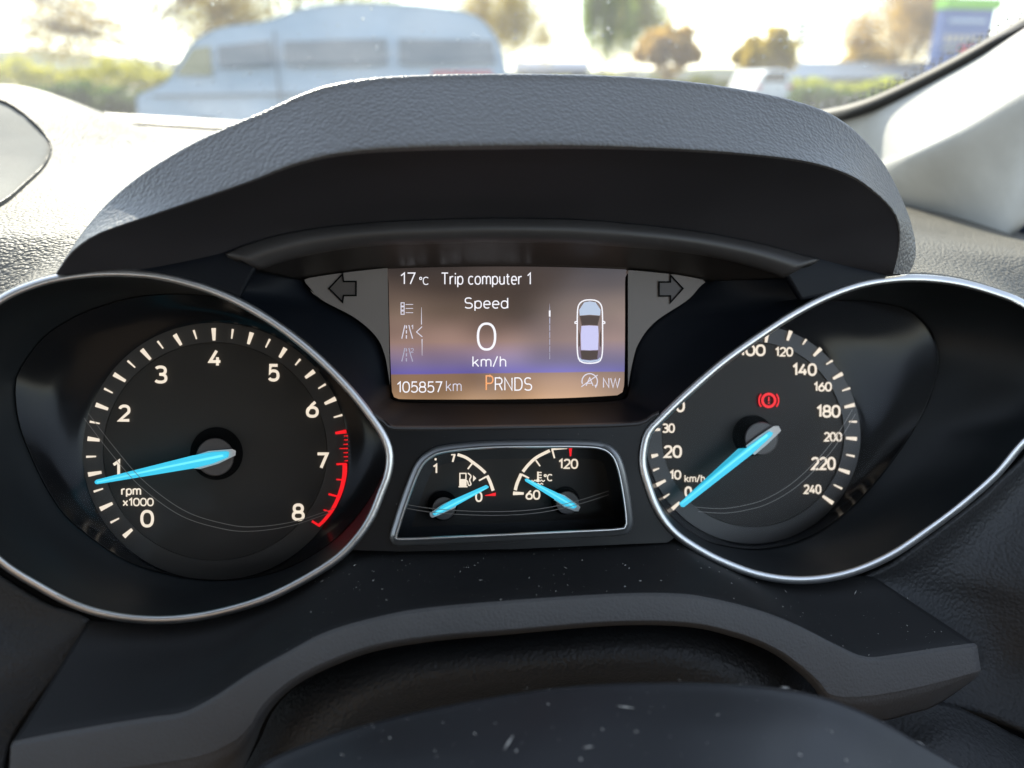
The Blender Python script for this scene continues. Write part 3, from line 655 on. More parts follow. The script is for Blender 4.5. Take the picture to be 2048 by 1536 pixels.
def num(dial, body, cx, cy, w_, h_, conv, SD, bold=5.8):
    a, b = conv(cx-w_/2, cy-h_/2), conv(cx+w_/2, cy+h_/2)
    text('numeral', body, (*a, *b), SD-.0035, SD-.0008, M['cream'], dial, bold)
for body, x, y, w_, h_ in (('0', 735, 1342, 68, 88), ('1', 580, 1092, 40, 88), ('2', 622, 815, 62, 86), ('3', 803, 622, 66, 90), ('4', 1075, 540, 66, 88), ('5', 1367, 613, 58, 88), ('6', 1560, 795, 64, 86), ('7', 1610, 1053, 62, 84), ('8', 1490, 1310, 64, 88)):
    num(tach, body, x, y, w_, h_, aa, SD)
num(tach, 'rpm', 655, 1213, 100, 46, aa, SD, 2.9); num(tach, 'x1000', 690, 1259, 156, 42, aa, SD, 2.7)
lens_lines(tach, [aa(*p) for p in ((420, 840), (550, 1010), (700, 1180), (900, 1325), (1100, 1390), (1250, 1405), (1450, 1378), (1650, 1312))], (9, -9), 1.11)
needle(tach, [aa(*p) for p in ((472, 1158), (480, 1148), (960, 1027), (1060, 1009), (1130, 1005), (1144, 1010), (1140, 1035), (1060, 1068), (970, 1090), (486, 1170), (476, 1168))],
       [aa(*p) for p in ((955, 1032), (1040, 1004), (1160, 994), (1178, 1003), (1176, 1026), (1090, 1068), (1000, 1094), (960, 1090))], None, 1.125, (433, 907, 53), (430, 914, 38))

def bb(x, y): return (1240+x*.4557, 500+y*.4557)
spd, SD = big_dial('speedometer', ring_r, SEAM_R, (1506, 869), 209, 212, 'round speedometer dial in km/h numbered to 240 with red brake lamp', .8)
TICKS = [((750, 355), (735, 397), 1), ((818, 392), (802, 415), 0), ((882, 432), (850, 465), 1), ((933, 485), (905, 502), 0), ((977, 542), (935, 565), 1), ((1010, 606), (975, 618), 0), ((1030, 679), (985, 690), 1), ((1040, 754), (1005, 753), 0), ((1040, 829), (992, 825), 1),
         ((1030, 906), (993, 898), 0), ((1008, 978), (960, 962), 1), ((975, 1048), (938, 1030), 0), ((935, 1112), (890, 1080), 1), ((138, 906), (167, 899), 1), ((145, 968), (172, 958), 0), ((160, 1032), (200, 1011), 1), ((188, 1090), (217, 1070), 0), ((226, 1140), (262, 1107), 1)]
for a, b, big in TICKS: tick(spd, bb(*a), bb(*b), 8.0 if big else 4.4, SD)
for i, ang in enumerate(np.linspace(177, 82, 13)):
    c_, s_ = math.cos(R(ang)), -math.sin(R(ang)); r0, r1 = 205, (186 if i % 2 == 0 else 191)
    tick(spd, (1506+r0*c_, 869+r0*s_), (1506+r1*c_, 869+r1*s_), 8 if i % 2 == 0 else 4.4, SD)
for body, x, y, w_, h_ in (('0', 300, 1062, 34, 50), ('10', 243, 987, 52, 42), ('20', 232, 885, 80, 56), ('30', 213, 782, 56, 42), ('40', 245, 684, 80, 56), ('60', 350, 560, 56, 42), ('80', 450, 480, 56, 42), ('100', 580, 440, 118, 52), ('120', 720, 447, 80, 42), ('140', 810, 525, 108, 56), ('160', 890, 600, 80, 42),
                           ('180', 915, 708, 106, 56), ('200', 935, 820, 80, 42), ('220', 893, 937, 108, 58), ('240', 845, 1050, 78, 42)):
    num(spd, body, x, y, w_, h_, bb, SD, 3.3 if h_ < 45 else 4.3)
num(spd, 'km/h', 328, 1003, 90, 36, bb, SD, 2.2)
ic = D2().ring((653, 660), 28, 11).ring((653, 660), 43, 6, 14, 140, 220).ring((653, 660), 43, 6, 14, -40, 40).stroke([(653, 645), (653, 664)], 6).stroke([(653, 669), (653, 675)], 6)
ic.map(bb).build('brake_warning_light', SD-.0035, SD-.0008, M['red'], spd)
lens_lines(spd, [bb(*p) for p in ((1020, 700), (960, 800), (880, 905), (760, 1020), (640, 1092), (540, 1122), (440, 1135), (330, 1128))], (6, 9), 1.11)
def b3(x, y): return (1280+x*.2148, 780+y*.2148)
needle(spd, [b3(*p) for p in ((362, 1055), (380, 1040), (1000, 532), (1130, 440), (1205, 385), (1240, 400), (1225, 430), (1050, 592), (410, 1090), (385, 1088))],
       [b3(*p) for p in ((985, 520), (1110, 425), (1245, 336), (1290, 334), (1314, 378), (1290, 404), (1180, 510), (1066, 606), (1020, 560))],
       [b3(*p) for p in ((420, 1000), (915, 545), (985, 540), (990, 560), (430, 1030))], 1.125, (1505.6, 871, 41), (1523, 877, 33))

# ---- small gauge with fuel and temperature
def cc(x, y): return (760+x*.2637, 840+y*.2637)
gface = resample([cc(*p) for p in ((110, 900), (190, 640), (300, 380), (390, 270), (560, 215), (1000, 195), (1500, 190), (1680, 210), (1790, 320), (1860, 600), (1890, 800), (1500, 870), (700, 900))], 100, True)
gauge = poly('fuel_and_temperature_gauge', [tuple(p) for p in gface], 1.09, 1.12, M['dial'], clu)
gauge['label'] = 'small framed gauge with fuel and coolant temperature scales'
gi = offset(gauge_o, -3)
rows = [np.c_[gi, np.full(160, 1.0)], np.c_[offset(gauge_o, -5), np.full(160, 1.06)], np.c_[offset(gauge_o, -9), np.full(160, 1.088)], np.c_[offset(gauge_o, -30), np.full(160, 1.0895)]]
mesh('gauge_wall', [S(*p) for r in rows for p in r], grid_faces(4, 160, True), M['pod'], gauge)
sweep('gauge_bezel', gauge_o, [(-7.5, 1.03), (-7.5, .993), (-6, .988), (-4, .9865), (-2, .9905), (3, .9925), (6.5, .995), (7.5, 1.002), (7.5, 1.02)], M['frame'], gauge)
sweep('bright_edge', gauge_o, [(-9, .995), (-8.2, .9895), (-6.8, .9872), (-5.4, .9872), (-4.2, .9885), (-3.6, .995)], M['chrome'], gauge)
def gp(shape, m, name): return shape.map(cc).build(name, 1.0868, 1.0892, M[m], gauge)
gp(D2().stroke(resample([(588, 262), (650, 284), (705, 322), (762, 366), (800, 402)], 16), 22), 'cream', 'fuel_scale')
gp(D2().stroke(resample([(812, 422), (836, 472), (858, 536)], 10), 24), 'cream', 'fuel_scale')
gp(D2().stroke([(703, 325), (666, 372)], 13, 11), 'cream', 'tick'); gp(D2().stroke([(806, 430), (750, 460)], 13, 11), 'cream', 'tick')
gp(D2().stroke([(540, 264), (572, 262)], 9).stroke([(566, 262), (551, 318)], 15, 13), 'cream', 'tick'); gp(D2().stroke([(423, 290), (420, 306)], 14), 'cream', 'tick')
gp(D2().poly([(795, 571), (878, 550), (878, 576), (796, 575)]), 'red', 'tick')
gp(D2().stroke(resample([(1026, 532), (1040, 480), (1072, 408)], 10), 24), 'cream', 'temperature_scale')
gp(D2().stroke(resample([(1084, 392), (1130, 335), (1190, 282), (1288, 232)], 16), 23), 'cream', 'temperature_scale')
gp(D2().stroke([(1300, 222), (1420, 217)], 16, 4), 'cream', 'temperature_scale')
gp(D2().stroke([(1072, 412), (1130, 441)], 14, 12), 'cream', 'tick'); gp(D2().stroke([(1182, 305), (1214, 350)], 12, 10), 'cream', 'tick'); gp(D2().stroke([(1306, 225), (1324, 290)], 14, 12), 'cream', 'tick')
gp(D2().poly([(1010, 542), (1090, 548), (1090, 566), (1008, 570)]), 'cream', 'tick'); gp(D2().poly([(1433, 214), (1457, 214), (1450, 275), (1440, 275)]), 'red', 'tick')
def gnum(body, x0, y0, x1, y1, bold=3.3): text('numeral', body, (*cc(x0, y0), *cc(x1, y1)), 1.0868, 1.0892, M['cream'], gauge, bold)
gnum('1', 400, 332, 434, 408); gnum('0', 722, 542, 777, 622); gnum('120', 1354, 294, 1503, 371); gnum('60', 1104, 530, 1216, 605); gnum('°C', 1242, 410, 1308, 464, 2.2)
# fuel pump and thermometer symbols
gp(D2().stroke([(606, 500), (606, 405), (652, 405), (652, 500)], 9).stroke([(596, 506), (664, 506)], 9).poly([(606, 448), (652, 448), (652, 502), (606, 502)]).stroke(resample([(666, 402), (690, 425), (680, 455), (690, 488), (672, 495), (664, 465), (656, 460)], 24), 9).poly([(706, 418), (730, 442), (706, 468)]), 'cream', 'fuel_pump_symbol')
wave = lambda y: [(1150+i*12.5, y+(6 if i % 2 else -4)) for i in range(9)]
gp(D2().stroke([(1198, 392), (1198, 452)], 13).disc((1198, 458), 13).stroke([(1204, 398), (1226, 398)], 8).stroke([(1204, 418), (1226, 418)], 8).stroke([(1204, 438), (1226, 438)], 8).stroke(resample(wave(460)[:4], 20), 7).stroke(resample(wave(460)[5:], 20), 7).stroke(resample(wave(484)[2:8], 20), 7), 'cream', 'coolant_symbol')
lens_lines(gauge, [cc(*p) for p in ((195, 640), (400, 672), (700, 692), (1000, 692), (1250, 668), (1500, 612), (1735, 538))], (0, 7.5), 1.045)
def small_needle(core, edge, hole, cap):
    D2().disc(cc(*hole[:2]), hole[2]*.2637, 36).build('hub_hole', 1.0866, 1.089, M['black'], gauge)
    n = 36; a = np.linspace(0, 2*math.pi, n, endpoint=False); V = []; c = (*cc(*cap[:2]), cap[2]*.2637)
    for f, q in [(1.0, 1.088), (1.0, 1.068), (.95, 1.0665), (.05, 1.0665)]: V += [S(c[0]+c[2]*f*math.cos(t), c[1]+c[2]*f*math.sin(t), q) for t in a]
    mesh('hub_cap', V, grid_faces(4, n, True), M['cap'], gauge)
    poly('needle_holder', [cc(*p) for p in edge], 1.061, 1.067, M['edge'], gauge); poly('needle', [cc(*p) for p in core], 1.059, 1.065, M['cyan'], gauge)
    highlight([cc(*p) for p in core], cc(*cap[:2]), gauge, 1.0584, 1.0595, .7)
small_needle([(806, 492), (826, 506), (822, 514), (570, 654), (480, 700), (414, 724), (400, 712), (470, 652), (545, 608)], [(376, 706), (400, 692), (470, 642), (556, 600), (584, 636), (572, 666), (470, 712), (400, 742), (384, 735)], (475, 650, 113), (482, 672, 88))
small_needle([(1098, 450), (1110, 442), (1330, 545), (1400, 580), (1480, 638), (1494, 658), (1470, 672), (1400, 650), (1330, 605), (1102, 464)], [(1340, 552), (1400, 570), (1500, 642), (1520, 660), (1505, 694), (1480, 692), (1400, 662), (1320, 606)], (1405, 610, 108), (1422, 628, 86))
def lens_pane(outline, s, parent, bulge):
    c = outline.mean(0); n = len(outline); V = []; k = 7
    for i in range(k):
        f = i/(k-1); V += [S(*(c+(p-c)*(1-f*.995)), s-bulge*(1-(1-f)**2)) for p in outline]
    mesh('clear_lens', V, grid_faces(k, n, True), M['lens'], parent)
lens_pane(polar(SEAM_L, (430, 903), 80), 1.118, tach, .0); lens_pane(polar(SEAM_R, (1506, 869), 80), 1.118, spd, .0)
lens_pane(resample(offset(gauge_o, -6), 80, True), 1.05, gauge, .0)

# ------------------------------------------------------------------ trim under the cluster, gaiter, column cover
L1 = [(22, 1490), (100, 1474), (200, 1456), (300, 1440), (365, 1430), (425, 1400), (500, 1350), (575, 1308), (650, 1269), (750, 1239), (850, 1220), (1024, 1204), (1224, 1191), (1349, 1190), (1424, 1200), (1524, 1225), (1599, 1254), (1674, 1292), (1735, 1318), (1800, 1312), (1880, 1300), (1954, 1290)]
L0 = [(178, 1240), (230, 1240), (300, 1242), (380, 1237), (450, 1222), (500, 1207), (560, 1186), (620, 1155), (680, 1115), (730, 1096), (800, 1092), (1024, 1088), (1200, 1080), (1270, 1074), (1340, 1066), (1400, 1098), (1480, 1136), (1560, 1156), (1640, 1160), (1700, 1152), (1734, 1152), (1750, 1155)]
L2 = [(18, 1556), (100, 1550), (200, 1542), (300, 1532), (400, 1515), (465, 1488), (500, 1455), (525, 1412), (575, 1366), (650, 1325), (750, 1290), (875, 1271), (1024, 1259), (1224, 1243), (1374, 1245), (1474, 1266), (1549, 1296), (1599, 1330), (1639, 1366), (1662, 1392), (1720, 1396), (1800, 1384), (1880, 1366), (1962, 1342)]
L3 = [(16, 1640), (120, 1634), (250, 1624), (380, 1606), (470, 1564), (505, 1500), (535, 1430), (583, 1378), (655, 1338), (755, 1302), (878, 1282), (1024, 1269), (1224, 1252), (1372, 1254), (1468, 1275), (1540, 1304), (1588, 1338), (1626, 1374), (1650, 1410), (1700, 1440), (1764, 1442), (1820, 1428), (1874, 1410), (1958, 1352)]
def add(r, s): return [(x, y, s) for x, y in r]
trim = empty('cluster_surround', P(1024, 1240, .25), 'dusty black trim panel with grained arched lip under the dials', 'trim panel')
n = 140
r0, r1, r2, r3 = (resample(L, n) for L in (L0, L1, L2, L3))
def lay(a, s): return np.c_[a, np.full(len(a), s)]
rows = [lay(r0, 1.03), lay(r0*.96+r1*.04, 1.018), lay(r0*.7+r1*.3, .985), lay(r0*.4+r1*.6, .945), lay(r0*.12+r1*.88, .908), lay(r0*.03+r1*.97, .8985)]
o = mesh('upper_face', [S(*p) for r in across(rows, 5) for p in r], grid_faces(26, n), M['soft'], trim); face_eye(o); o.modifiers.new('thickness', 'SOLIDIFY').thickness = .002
rows = [lay(r0*.03+r1*.97, .8985), lay(r1+[0, 1], .8955), lay(r1*.92+r2*.08, .8932), lay(r1*.5+r2*.5, .8885), lay(r1*.08+r2*.92, .8852), lay(r2, .8862), lay(r2*.6+r3*.4, .897), lay(r3, .96)]
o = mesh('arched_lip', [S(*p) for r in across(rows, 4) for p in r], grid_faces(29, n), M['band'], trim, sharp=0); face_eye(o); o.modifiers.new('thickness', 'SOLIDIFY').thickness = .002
ARCH = [(470, 1570), (520, 1480), (545, 1425), (590, 1375), (660, 1335), (758, 1299), (880, 1279), (1024, 1266), (1224, 1250), (1372, 1252), (1468, 1273), (1540, 1302), (1588, 1336), (1640, 1385), (1680, 1460)]
g0 = resample(ARCH, 90); gc = np.array([1100, 1640])
def gin(f, dy=0): return g0*(1-f)+gc*f+[0, dy]
gait = mesh('column_gaiter', [S(*p) for r in across([lay(g0, .99), lay(gin(.05), .972), lay(gin(.12), .958), lay(gin(.20), .955), lay(gin(.27), .968), lay(gin(.36), 1.01), lay(gin(.5), 1.06)], 5) for p in r], grid_faces(31, 90), M['side'])
tag(gait, 'black leather-grained gaiter tucked under the arched lip', 'gaiter')
CT = [(470, 1570), (520, 1536), (550, 1515), (650, 1475), (750, 1445), (875, 1416), (1024, 1389), (1174, 1371), (1374, 1366), (1524, 1374), (1624, 1389), (1699, 1414), (1764, 1444), (1824, 1479), (1924, 1537), (2000, 1590)]
ct = resample(CT, 90); cb = np.array([1250, 2300])
def cin(f): return ct*(1-f)+cb*f
rows = [np.c_[cin(-.01)+[0, 10], np.full(90, .225)], np.c_[cin(0), np.full(90, .2125)], np.c_[cin(.02), np.full(90, .2075)], np.c_[cin(.10), np.full(90, .193)], np.c_[cin(.25), np.full(90, .172)], np.c_[cin(.4), np.full(90, .155)], np.c_[cin(.55), np.full(90, .14)]]
cover = mesh('steering_column_cover', [P(*p) for r in across(rows, 6) for p in r], grid_faces(37, 90), M['column'], sharp=0)
face_eye(cover); cover.modifiers.new('thickness', 'SOLIDIFY').thickness = .003
tag(cover, 'smooth dark dust-speckled cover on the steering column', 'column cover')

# ------------------------------------------------------------------ windscreen and pillar
scr = empty('windscreen', (-.3, .75, Z-.04), 'raked windscreen glass with dotted edge band and black seal', 'windscreen')
def glass_pt(x, z): return Vector((x, .67+.10*(1-((x+.35)/.62)**2)+.015-(z+.042)/.505, Z+z))
def windscreen():
    nz, nx = 22, 40; V = []
    for j in range(nz):
        z = -.055+.43*j/(nz-1); xe = .262+(z+.0275)*1.02
        for i in range(nx): V.append(glass_pt(-.98+(xe+.98)*i/(nx-1), z))
    mesh('glass_pane', V, grid_faces(nz, nx), M['glass'], scr)
windscreen()
SEAL = [(1600, 238, .66), (1660, 228, .625), (1700, 219, .60), (1760, 198, .575), (1850, 156, .545), (1950, 103, .515), (2048, 44, .49), (2160, -30, .46), (2300, -130, .43)]
def tube_rows(path, offs): return [[(x, y+dy, d+dd_) for x, y, d in path] for dy, dd_ in offs]
loft('seal', tube_rows(SEAL, [(-7, .006), (-6, .0), (3, -.002), (12, -.001), (16, .003)]), M['seal'], scr, n=70, m=3, abs_depth=True)
def frit():
    m = bpy.data.materials.new('frit_dots'); m.use_nodes = True; t = m.node_tree; b = t.nodes['Principled BSDF']
    b.inputs['Base Color'].default_value = (.02, .02, .02, 1); b.inputs['Roughness'].default_value = .5
    tc = t.nodes.new('ShaderNodeTexCoord'); v = t.nodes.new('ShaderNodeTexVoronoi'); v.inputs['Scale'].default_value = 300; v.inputs['Randomness'].default_value = 0.05
    t.links.new(tc.outputs['Object'], v.inputs['Vector'])
    lt = t.nodes.new('ShaderNodeMath'); lt.operation = 'LESS_THAN'; lt.inputs[1].default_value = .42; t.links.new(v.outputs['Distance'], lt.inputs[0])
    t.links.new(lt.outputs[0], b.inputs['Alpha'])
    return m
loft('frit_band', tube_rows(SEAL, [(-30, .006), (-18, .006), (-6, .006)]), frit(), scr, n=70, m=2, abs_depth=True, thick=0)
pil = empty('pillar_trim', P(1900, 440, .45), 'pale grey fabric windscreen pillar trim with a sunlit patch', 'pillar trim')
PR = [[(1590, 250, 0.665), (1660, 240, 0.63), (1705, 231, 0.605), (1765, 210, 0.58), (1855, 168, 0.55), (1955, 115, 0.52), (2055, 56, 0.49), (2170, -20, 0.46), (2310, -120, 0.43)],
      [(1600, 270, 0.661), (1670, 262, 0.6294), (1720, 254, 0.6008), (1785, 224, 0.5661), (1875, 178, 0.5332), (1975, 122, 0.5027), (2075, 62, 0.472), (2190, -15, 0.4424), (2330, -116, 0.4131)],
      [(1620, 340, 0.662), (1690, 330, 0.629), (1745, 318, 0.595), (1812, 298, 0.5422), (1905, 256, 0.5064), (2005, 200, 0.4721), (2105, 140, 0.4404), (2220, 64, 0.4108), (2360, -40, 0.3811)],
      [(1640, 370, 0.6503), (1710, 362, 0.6154), (1770, 350, 0.5783), (1832, 326, 0.5313), (1930, 278, 0.4913), (2028, 219, 0.4558), (2128, 160, 0.4271), (2240, 95, 0.4035), (2380, 30, 0.3813)],
      [(1650, 425, 0.6608), (1740, 428, 0.6249), (1815, 432, 0.5888), (1890, 438, 0.5541), (1950, 440, 0.5225), (2005, 438, 0.4926), (2060, 398, 0.4617), (2180, 310, 0.4292), (2400, 150, 0.3964)],
      [(1650, 470, 0.6639), (1745, 472, 0.6287), (1818, 476, 0.5941), (1893, 480, 0.5601), (1957, 480, 0.5265), (2014, 474, 0.4932), (2070, 430, 0.4605), (2190, 320, 0.4281), (2410, 160, 0.3953)]]
loft('fabric_cover', PR, M['pillar'], pil, m=8, abs_depth=True, thick=.003, by_knot=True)
M['door'] = mat('door_blue', (.02, .035, .07), .4)
dm = loft('door_mirror_cover', [[(1960, 470, .53), (2030, 440, .50), (2080, 400, .48), (2300, 250, .44)], [(1960, 520, .52), (2060, 510, .49), (2120, 500, .47), (2320, 480, .43)]], M['door'], None, n=30, m=5, abs_depth=True)
dm.name = 'door_corner_panel'; tag(dm, 'dark blue corner panel of the door below the pillar', 'door panel')

# ------------------------------------------------------------------ outside
ground = boxmesh('ground', (-900, -300, -.3), (900, 1500, 0), mat('asphalt', (.055, .054, .052), .9, bump=('noise', 40, .3, .01), vary=.05, vscale=.6), kind='structure')
def hill(px0, px1, py, Y, m):
    a, b = G(px0, Y), G(px1, Y); n = 60; V = []
    for k, (dy, f) in enumerate(((-60, 0), (-25, .7), (0, 1), (40, .6), (90, 0))):
        for i in range(n):
            t = i/(n-1); h = GZ(py, Y)*(math.sin(t*math.pi)**.6)*(.82+.18*math.sin(t*9+1)+.05*math.sin(t*31))
            V.append((a.x+(b.x-a.x)*t, Y+dy, max(h*f, 0)))
    o = mesh('hill', V, grid_faces(5, n), m); o['kind'] = 'structure'
hill(-900, 520, 92, 420, mat('hill_grass', (.10, .13, .05), .9, vary=.05, vscale=.03))
hill(900, 1700, 132, 600, mat('hill_far', (.10, .12, .08), .9, vary=.05, vscale=.03))

LEAF = {k: mat('leaf_'+k, c, .6, vary=.1, vscale=1.5) for k, c in dict(gold=(.34, .26, .05), green=(.12, .17, .04), olive=(.26, .25, .06), rust=(.34, .23, .09), lime=(.26, .28, .04), dark=(.05, .08, .025), brown=(.27, .20, .10)).items()}
BARK = mat('bark', (.09, .07, .055), .9, bump=('noise', 20, .5, .02))
for m_ in LEAF.values():
    t = m_.node_tree; b = t.nodes['Principled BSDF']; out = t.nodes['Material Output']
    tl = t.nodes.new('ShaderNodeBsdfTranslucent'); mx = t.nodes.new('ShaderNodeMixShader'); mx.inputs[0].default_value = .55
    c = b.inputs['Base Color'].default_value; tl.inputs[0].default_value = (min(c[0]*2.2, 1), min(c[1]*2.2, 1), c[2]*1.5, 1)
    t.links.new(b.outputs[0], mx.inputs[1]); t.links.new(tl.outputs[0], mx.inputs[2]); t.links.new(mx.outputs[0], out.inputs[0])
def leaves(V, F, c, n, size, rad):
    d = rng.normal(size=(n, 3)); d /= np.linalg.norm(d, axis=1)[:, None]; r = rng.random(n)**.4
    pos = np.array(c)+d*r[:, None]*np.array(rad)
    for p in pos:
        a = rng.normal(size=3); a /= np.linalg.norm(a); b = np.cross(a, rng.normal(size=3)); b /= np.linalg.norm(b); s = size*rng.uniform(.6, 1.3)
        k = len(V); V += [tuple(p-a*s), tuple(p+b*s*.6), tuple(p+a*s), tuple(p-b*s*.6)]; F.append((k, k+1, k+2, k+3))
def limb(V, F, p0, p1, r0, r1, k=6):
    ax = (p1-p0); u = ax.orthogonal().normalized(); v = ax.cross(u).normalized(); b = len(V)
    for p, r in ((p0, r0), (p1, r1)):
        for i in range(k): V.append(p+u*math.cos(i*2*math.pi/k)*r+v*math.sin(i*2*math.pi/k)*r)
    F += [(b+i, b+(i+1) % k, b+k+(i+1) % k, b+k+i) for i in range(k)]
def tree(px, Y, h, w_, leaf, label, nleaf=2200, twigs=3, lsize=.10, trunkf=.3, group='trees beyond the car park'):
    o = empty('tree', G(px, Y), label, 'tree', group); V, F = [], []; tips = []
    def grow(p, d, L, r, lev):
        q = p+d*L; limb(V, F, p, q, r, r*.68); tips.append(p+d*L*random.uniform(.3, 1)); tips.append(q)
        if lev == 0: return
        for i in range(random.choice((3, 3, 4))):
            e = (d+Vector((random.uniform(-1, 1), random.uniform(-1, 1), random.uniform(-.25, .6)))*.75).normalized()
            e.x *= w_/h*1.6; e.normalize()
            grow(q, e, L*random.uniform(.55, .8), r*.72, lev-1)
    r0 = h*.009+.03; q0 = Vector((0, 0, h*trunkf)); limb(V, F, Vector((0, 0, 0)), q0, r0*1.2, r0)
    for i in range(5):
        a = i*1.257+random.uniform(-.3, .3)
        e = Vector((math.cos(a)*.75, math.sin(a)*.75, random.uniform(.5, 1.3))).normalized(); grow(q0, e, h*(1-trunkf)*.3, r0*.6, twigs)
    grow(q0, Vector((0, 0, 1)), h*(1-trunkf)*.33, r0*.8, twigs)
    mesh('trunk', V, F, BARK, o, local=True)
    T = np.array([tuple(t) for t in tips]); T = T[T[:, 2] > h*.1]
    sc = h*.95/max(T[:, 2].max(), .1); V2, F2 = [], []
    for v in V: v *= 1
    per = max(int(nleaf/len(T)), 2)
    sp = .28 if h > 5 else .12
    for t in T: leaves(V2, F2, t, per, lsize*(.75 if h > 5 else 1), (w_*sp, w_*sp, h*sp*.7))
    mesh('crown', V2, F2, LEAF[leaf], o, local=True, smooth=False)
    for c in o.children: c.scale = (1, 1, sc)
    xs = T[:, 0]; sx = w_/max(xs.max()-xs.min(), .1)
    for c in o.children: c.scale = (sx, sx, sc)
    return o
tree(320, 52, 10, 14, 'brown', 'tall half-bare tree standing behind the van bonnet', 20000, 4, .13, .06)
tree(600, 60, 11, 14, 'olive', 'tall thinly leaved tree rising behind the van roof', 20000, 4, .14, .06)
tree(1000, 54, 8, 6.5, 'gold', 'yellowing tree standing behind the tail of the van', 20000, 4, .13, .06)
tree(1205, 58, 9, 3.6, 'green', 'slim ivy-covered tree beside the orange round tree', 9000, 3, .2, .06)
tree(1262, 62, 8.5, 5.5, 'olive', 'thin olive-leaved tree between ivy-covered and orange trees', 20000, 4, .14, .06)
tree(1335, 42, 3.6, 3.2, 'rust', 'small round orange autumn tree with dense crown', 6000, 3, .15, .15)
tree(1525, 42, 3.6, 2.9, 'gold', 'small rounded golden tree standing alone above the white car', 6000, 3, .15, .15)
tree(1790, 50, 7.5, 6, 'rust', 'tall reddish half-bare tree beside the blue sign', 20000, 4, .13, .06)
tree(1730, 52, 3.4, 3.2, 'gold', 'low golden tree behind the blue-roofed building', 4000, 3, .16, .15)
def hedge(px0, px1, py, Y, leaf, label, depth=1.2, n=5000, size=.09):
    a, b = G(px0, Y), G(px1, Y); h = GZ(py, Y); V, F = [], []
    L = abs(b.x-a.x)
    for i in range(n):
        x = rng.uniform(0, L); z = rng.random()**.7*h*(.88+.12*math.sin(x*2.1)+.06*math.sin(x*7)); y = rng.uniform(0, depth)
        leaves(V, F, (x, y, max(z, .05)), 1, size, (.08, .08, .08))
    o = mesh('hedge', [(v[0]+a.x, v[1]+a.y, v[2]) for v in V], F, LEAF[leaf], None, smooth=False)
    tag(o, label, 'hedge', 'hedges round the car park')
hedge(-250, 345, 118, 24, 'olive', 'tall yellow-green hedge behind the front of the van', n=6000)
hedge(-250, 300, 168, 17, 'dark', 'low dark hedge below the yellow-green hedge', n=5000)
hedge(1585, 1880, 158, 30, 'lime', 'lime green hedge in front of the blue-roofed building', n=3500)
hedge(1600, 1880, 176, 26, 'dark', 'low dark hedge in front of the lime green hedge', n=2500)
hedge(1100, 1480, 152, 52, 'olive', 'distant low hedge beneath the orange tree', n=3000, size=.12)

def van():
    Y = 11.0; X0 = G(262, Y).x; L = 5.05; W = 1.95
    o = empty('van', (X0, Y, 0), 'pale blue-grey panel van with high rounded roof', 'van')
    def pt(px, py): return (G(px, Y).x-X0, GZ(py, Y))
    side = [(.05, .35), (.0, .55)] + [pt(*q) for q in ((264, 205), (272, 187), (310, 173), (342, 151), (382, 92), (440, 56), (525, 42), (566, 30), (605, 15), (700, 3), (850, 8), (945, 26), (990, 68), (1010, 125))] + [(L, .6), (L-.03, .35)]
    side = [tuple(p) for p in resample([(x*100, z*100, 0) for x, z in side], 70)[:, :2]/100]
    n = len(side); V = []
    for y, ins in ((0.10, .10), (.03, .03), (0, 0.0), (W, 0), (W-.03, .03)):
        for x, z in side:
            c = (L/2, 1.2); f = 1-ins*.35
            yy = y + (.16*max(0, (z-1.2))**1.2 if y < W/2 else -.16*max(0, (z-1.2))**1.2)
            V.append((c[0]+(x-c[0])*f, yy, c[1]+(z-c[1])*f))
    F = [(i*n+j, i*n+(j+1) % n, (i+1)*n+(j+1) % n, (i+1)*n+j) for i in range(1, 3) for j in range(n)]
    F += [tuple(range(n, 2*n))[::-1], tuple(range(3*n, 4*n))]
    paint = mat('van_paint', (.35, .46, .59), .3, vary=.05, vscale=2)
    b = mesh('body', V, F, paint, o, local=True, sharp=40)
    glass = mat('van_glass', (.15, .19, .23), .2)
    def pane(name, pts, m):
        V = [(x, .16*max(0, (z-1.2))**1.2-.012, z) for x, z in [pt(*p) for p in pts]]; k = len(V)
        V += [(x, y+.02, z) for x, y, z in V]
        F = [tuple(range(k))[::-1], tuple(range(k, 2*k))]+[(i, (i+1) % k, k+(i+1) % k, k+i) for i in range(k)]
        mesh(name, V, F, m, o, local=True, smooth=False)
    pane('cab_window', [(352, 150), (392, 96), (425, 92), (425, 150)], mat('cab_glass', (.28, .27, .14), .15))
    pane('side_window', [(440, 92), (545, 80), (545, 132), (440, 136)], glass)
    pane('side_window', [(572, 82), (775, 76), (775, 130), (572, 132)], glass)
    pane('side_window', [(800, 76), (985, 80), (992, 128), (800, 130)], glass)
    pane('side_moulding', [(300, 190), (1005, 180), (1005, 184), (300, 195)], mat('moulding', (.2, .22, .24), .5))
    pane('door_seam', [(553, 60), (556, 60), (556, 240), (553, 240)], glass)
    pane('red_stripe', [(865, 143), (985, 143), (985, 152), (865, 152)], mat('red_stripe', (.55, .03, .04), .4))
    tyre = mat('tyre', (.02, .02, .02), .8); rim = mat('rim', (.4, .4, .42), .4, metal=.8)
    for x in (.9, 4.1):
        for y in (.02, W-.22):
            V = []; k = 28
            for yy, r in ((0, .2), (0, .34), (.05, .36), (.17, .36), (.2, .34), (.2, .2)): V += [(x+r*math.cos(i*2*math.pi/k), y+yy, .36+r*math.sin(i*2*math.pi/k)) for i in range(k)]
            wv = mesh('wheel', V, grid_faces(6, k, True), tyre, o, local=True)
            V = [(x+r*math.cos(i*2*math.pi/k), y+yy, .36+r*math.sin(i*2*math.pi/k)) for yy, r in ((.03, .21), (.06, .06), (.06, .001)) for i in range(k)]
            mesh('rim', V, grid_faces(3, k, True), rim, wv)
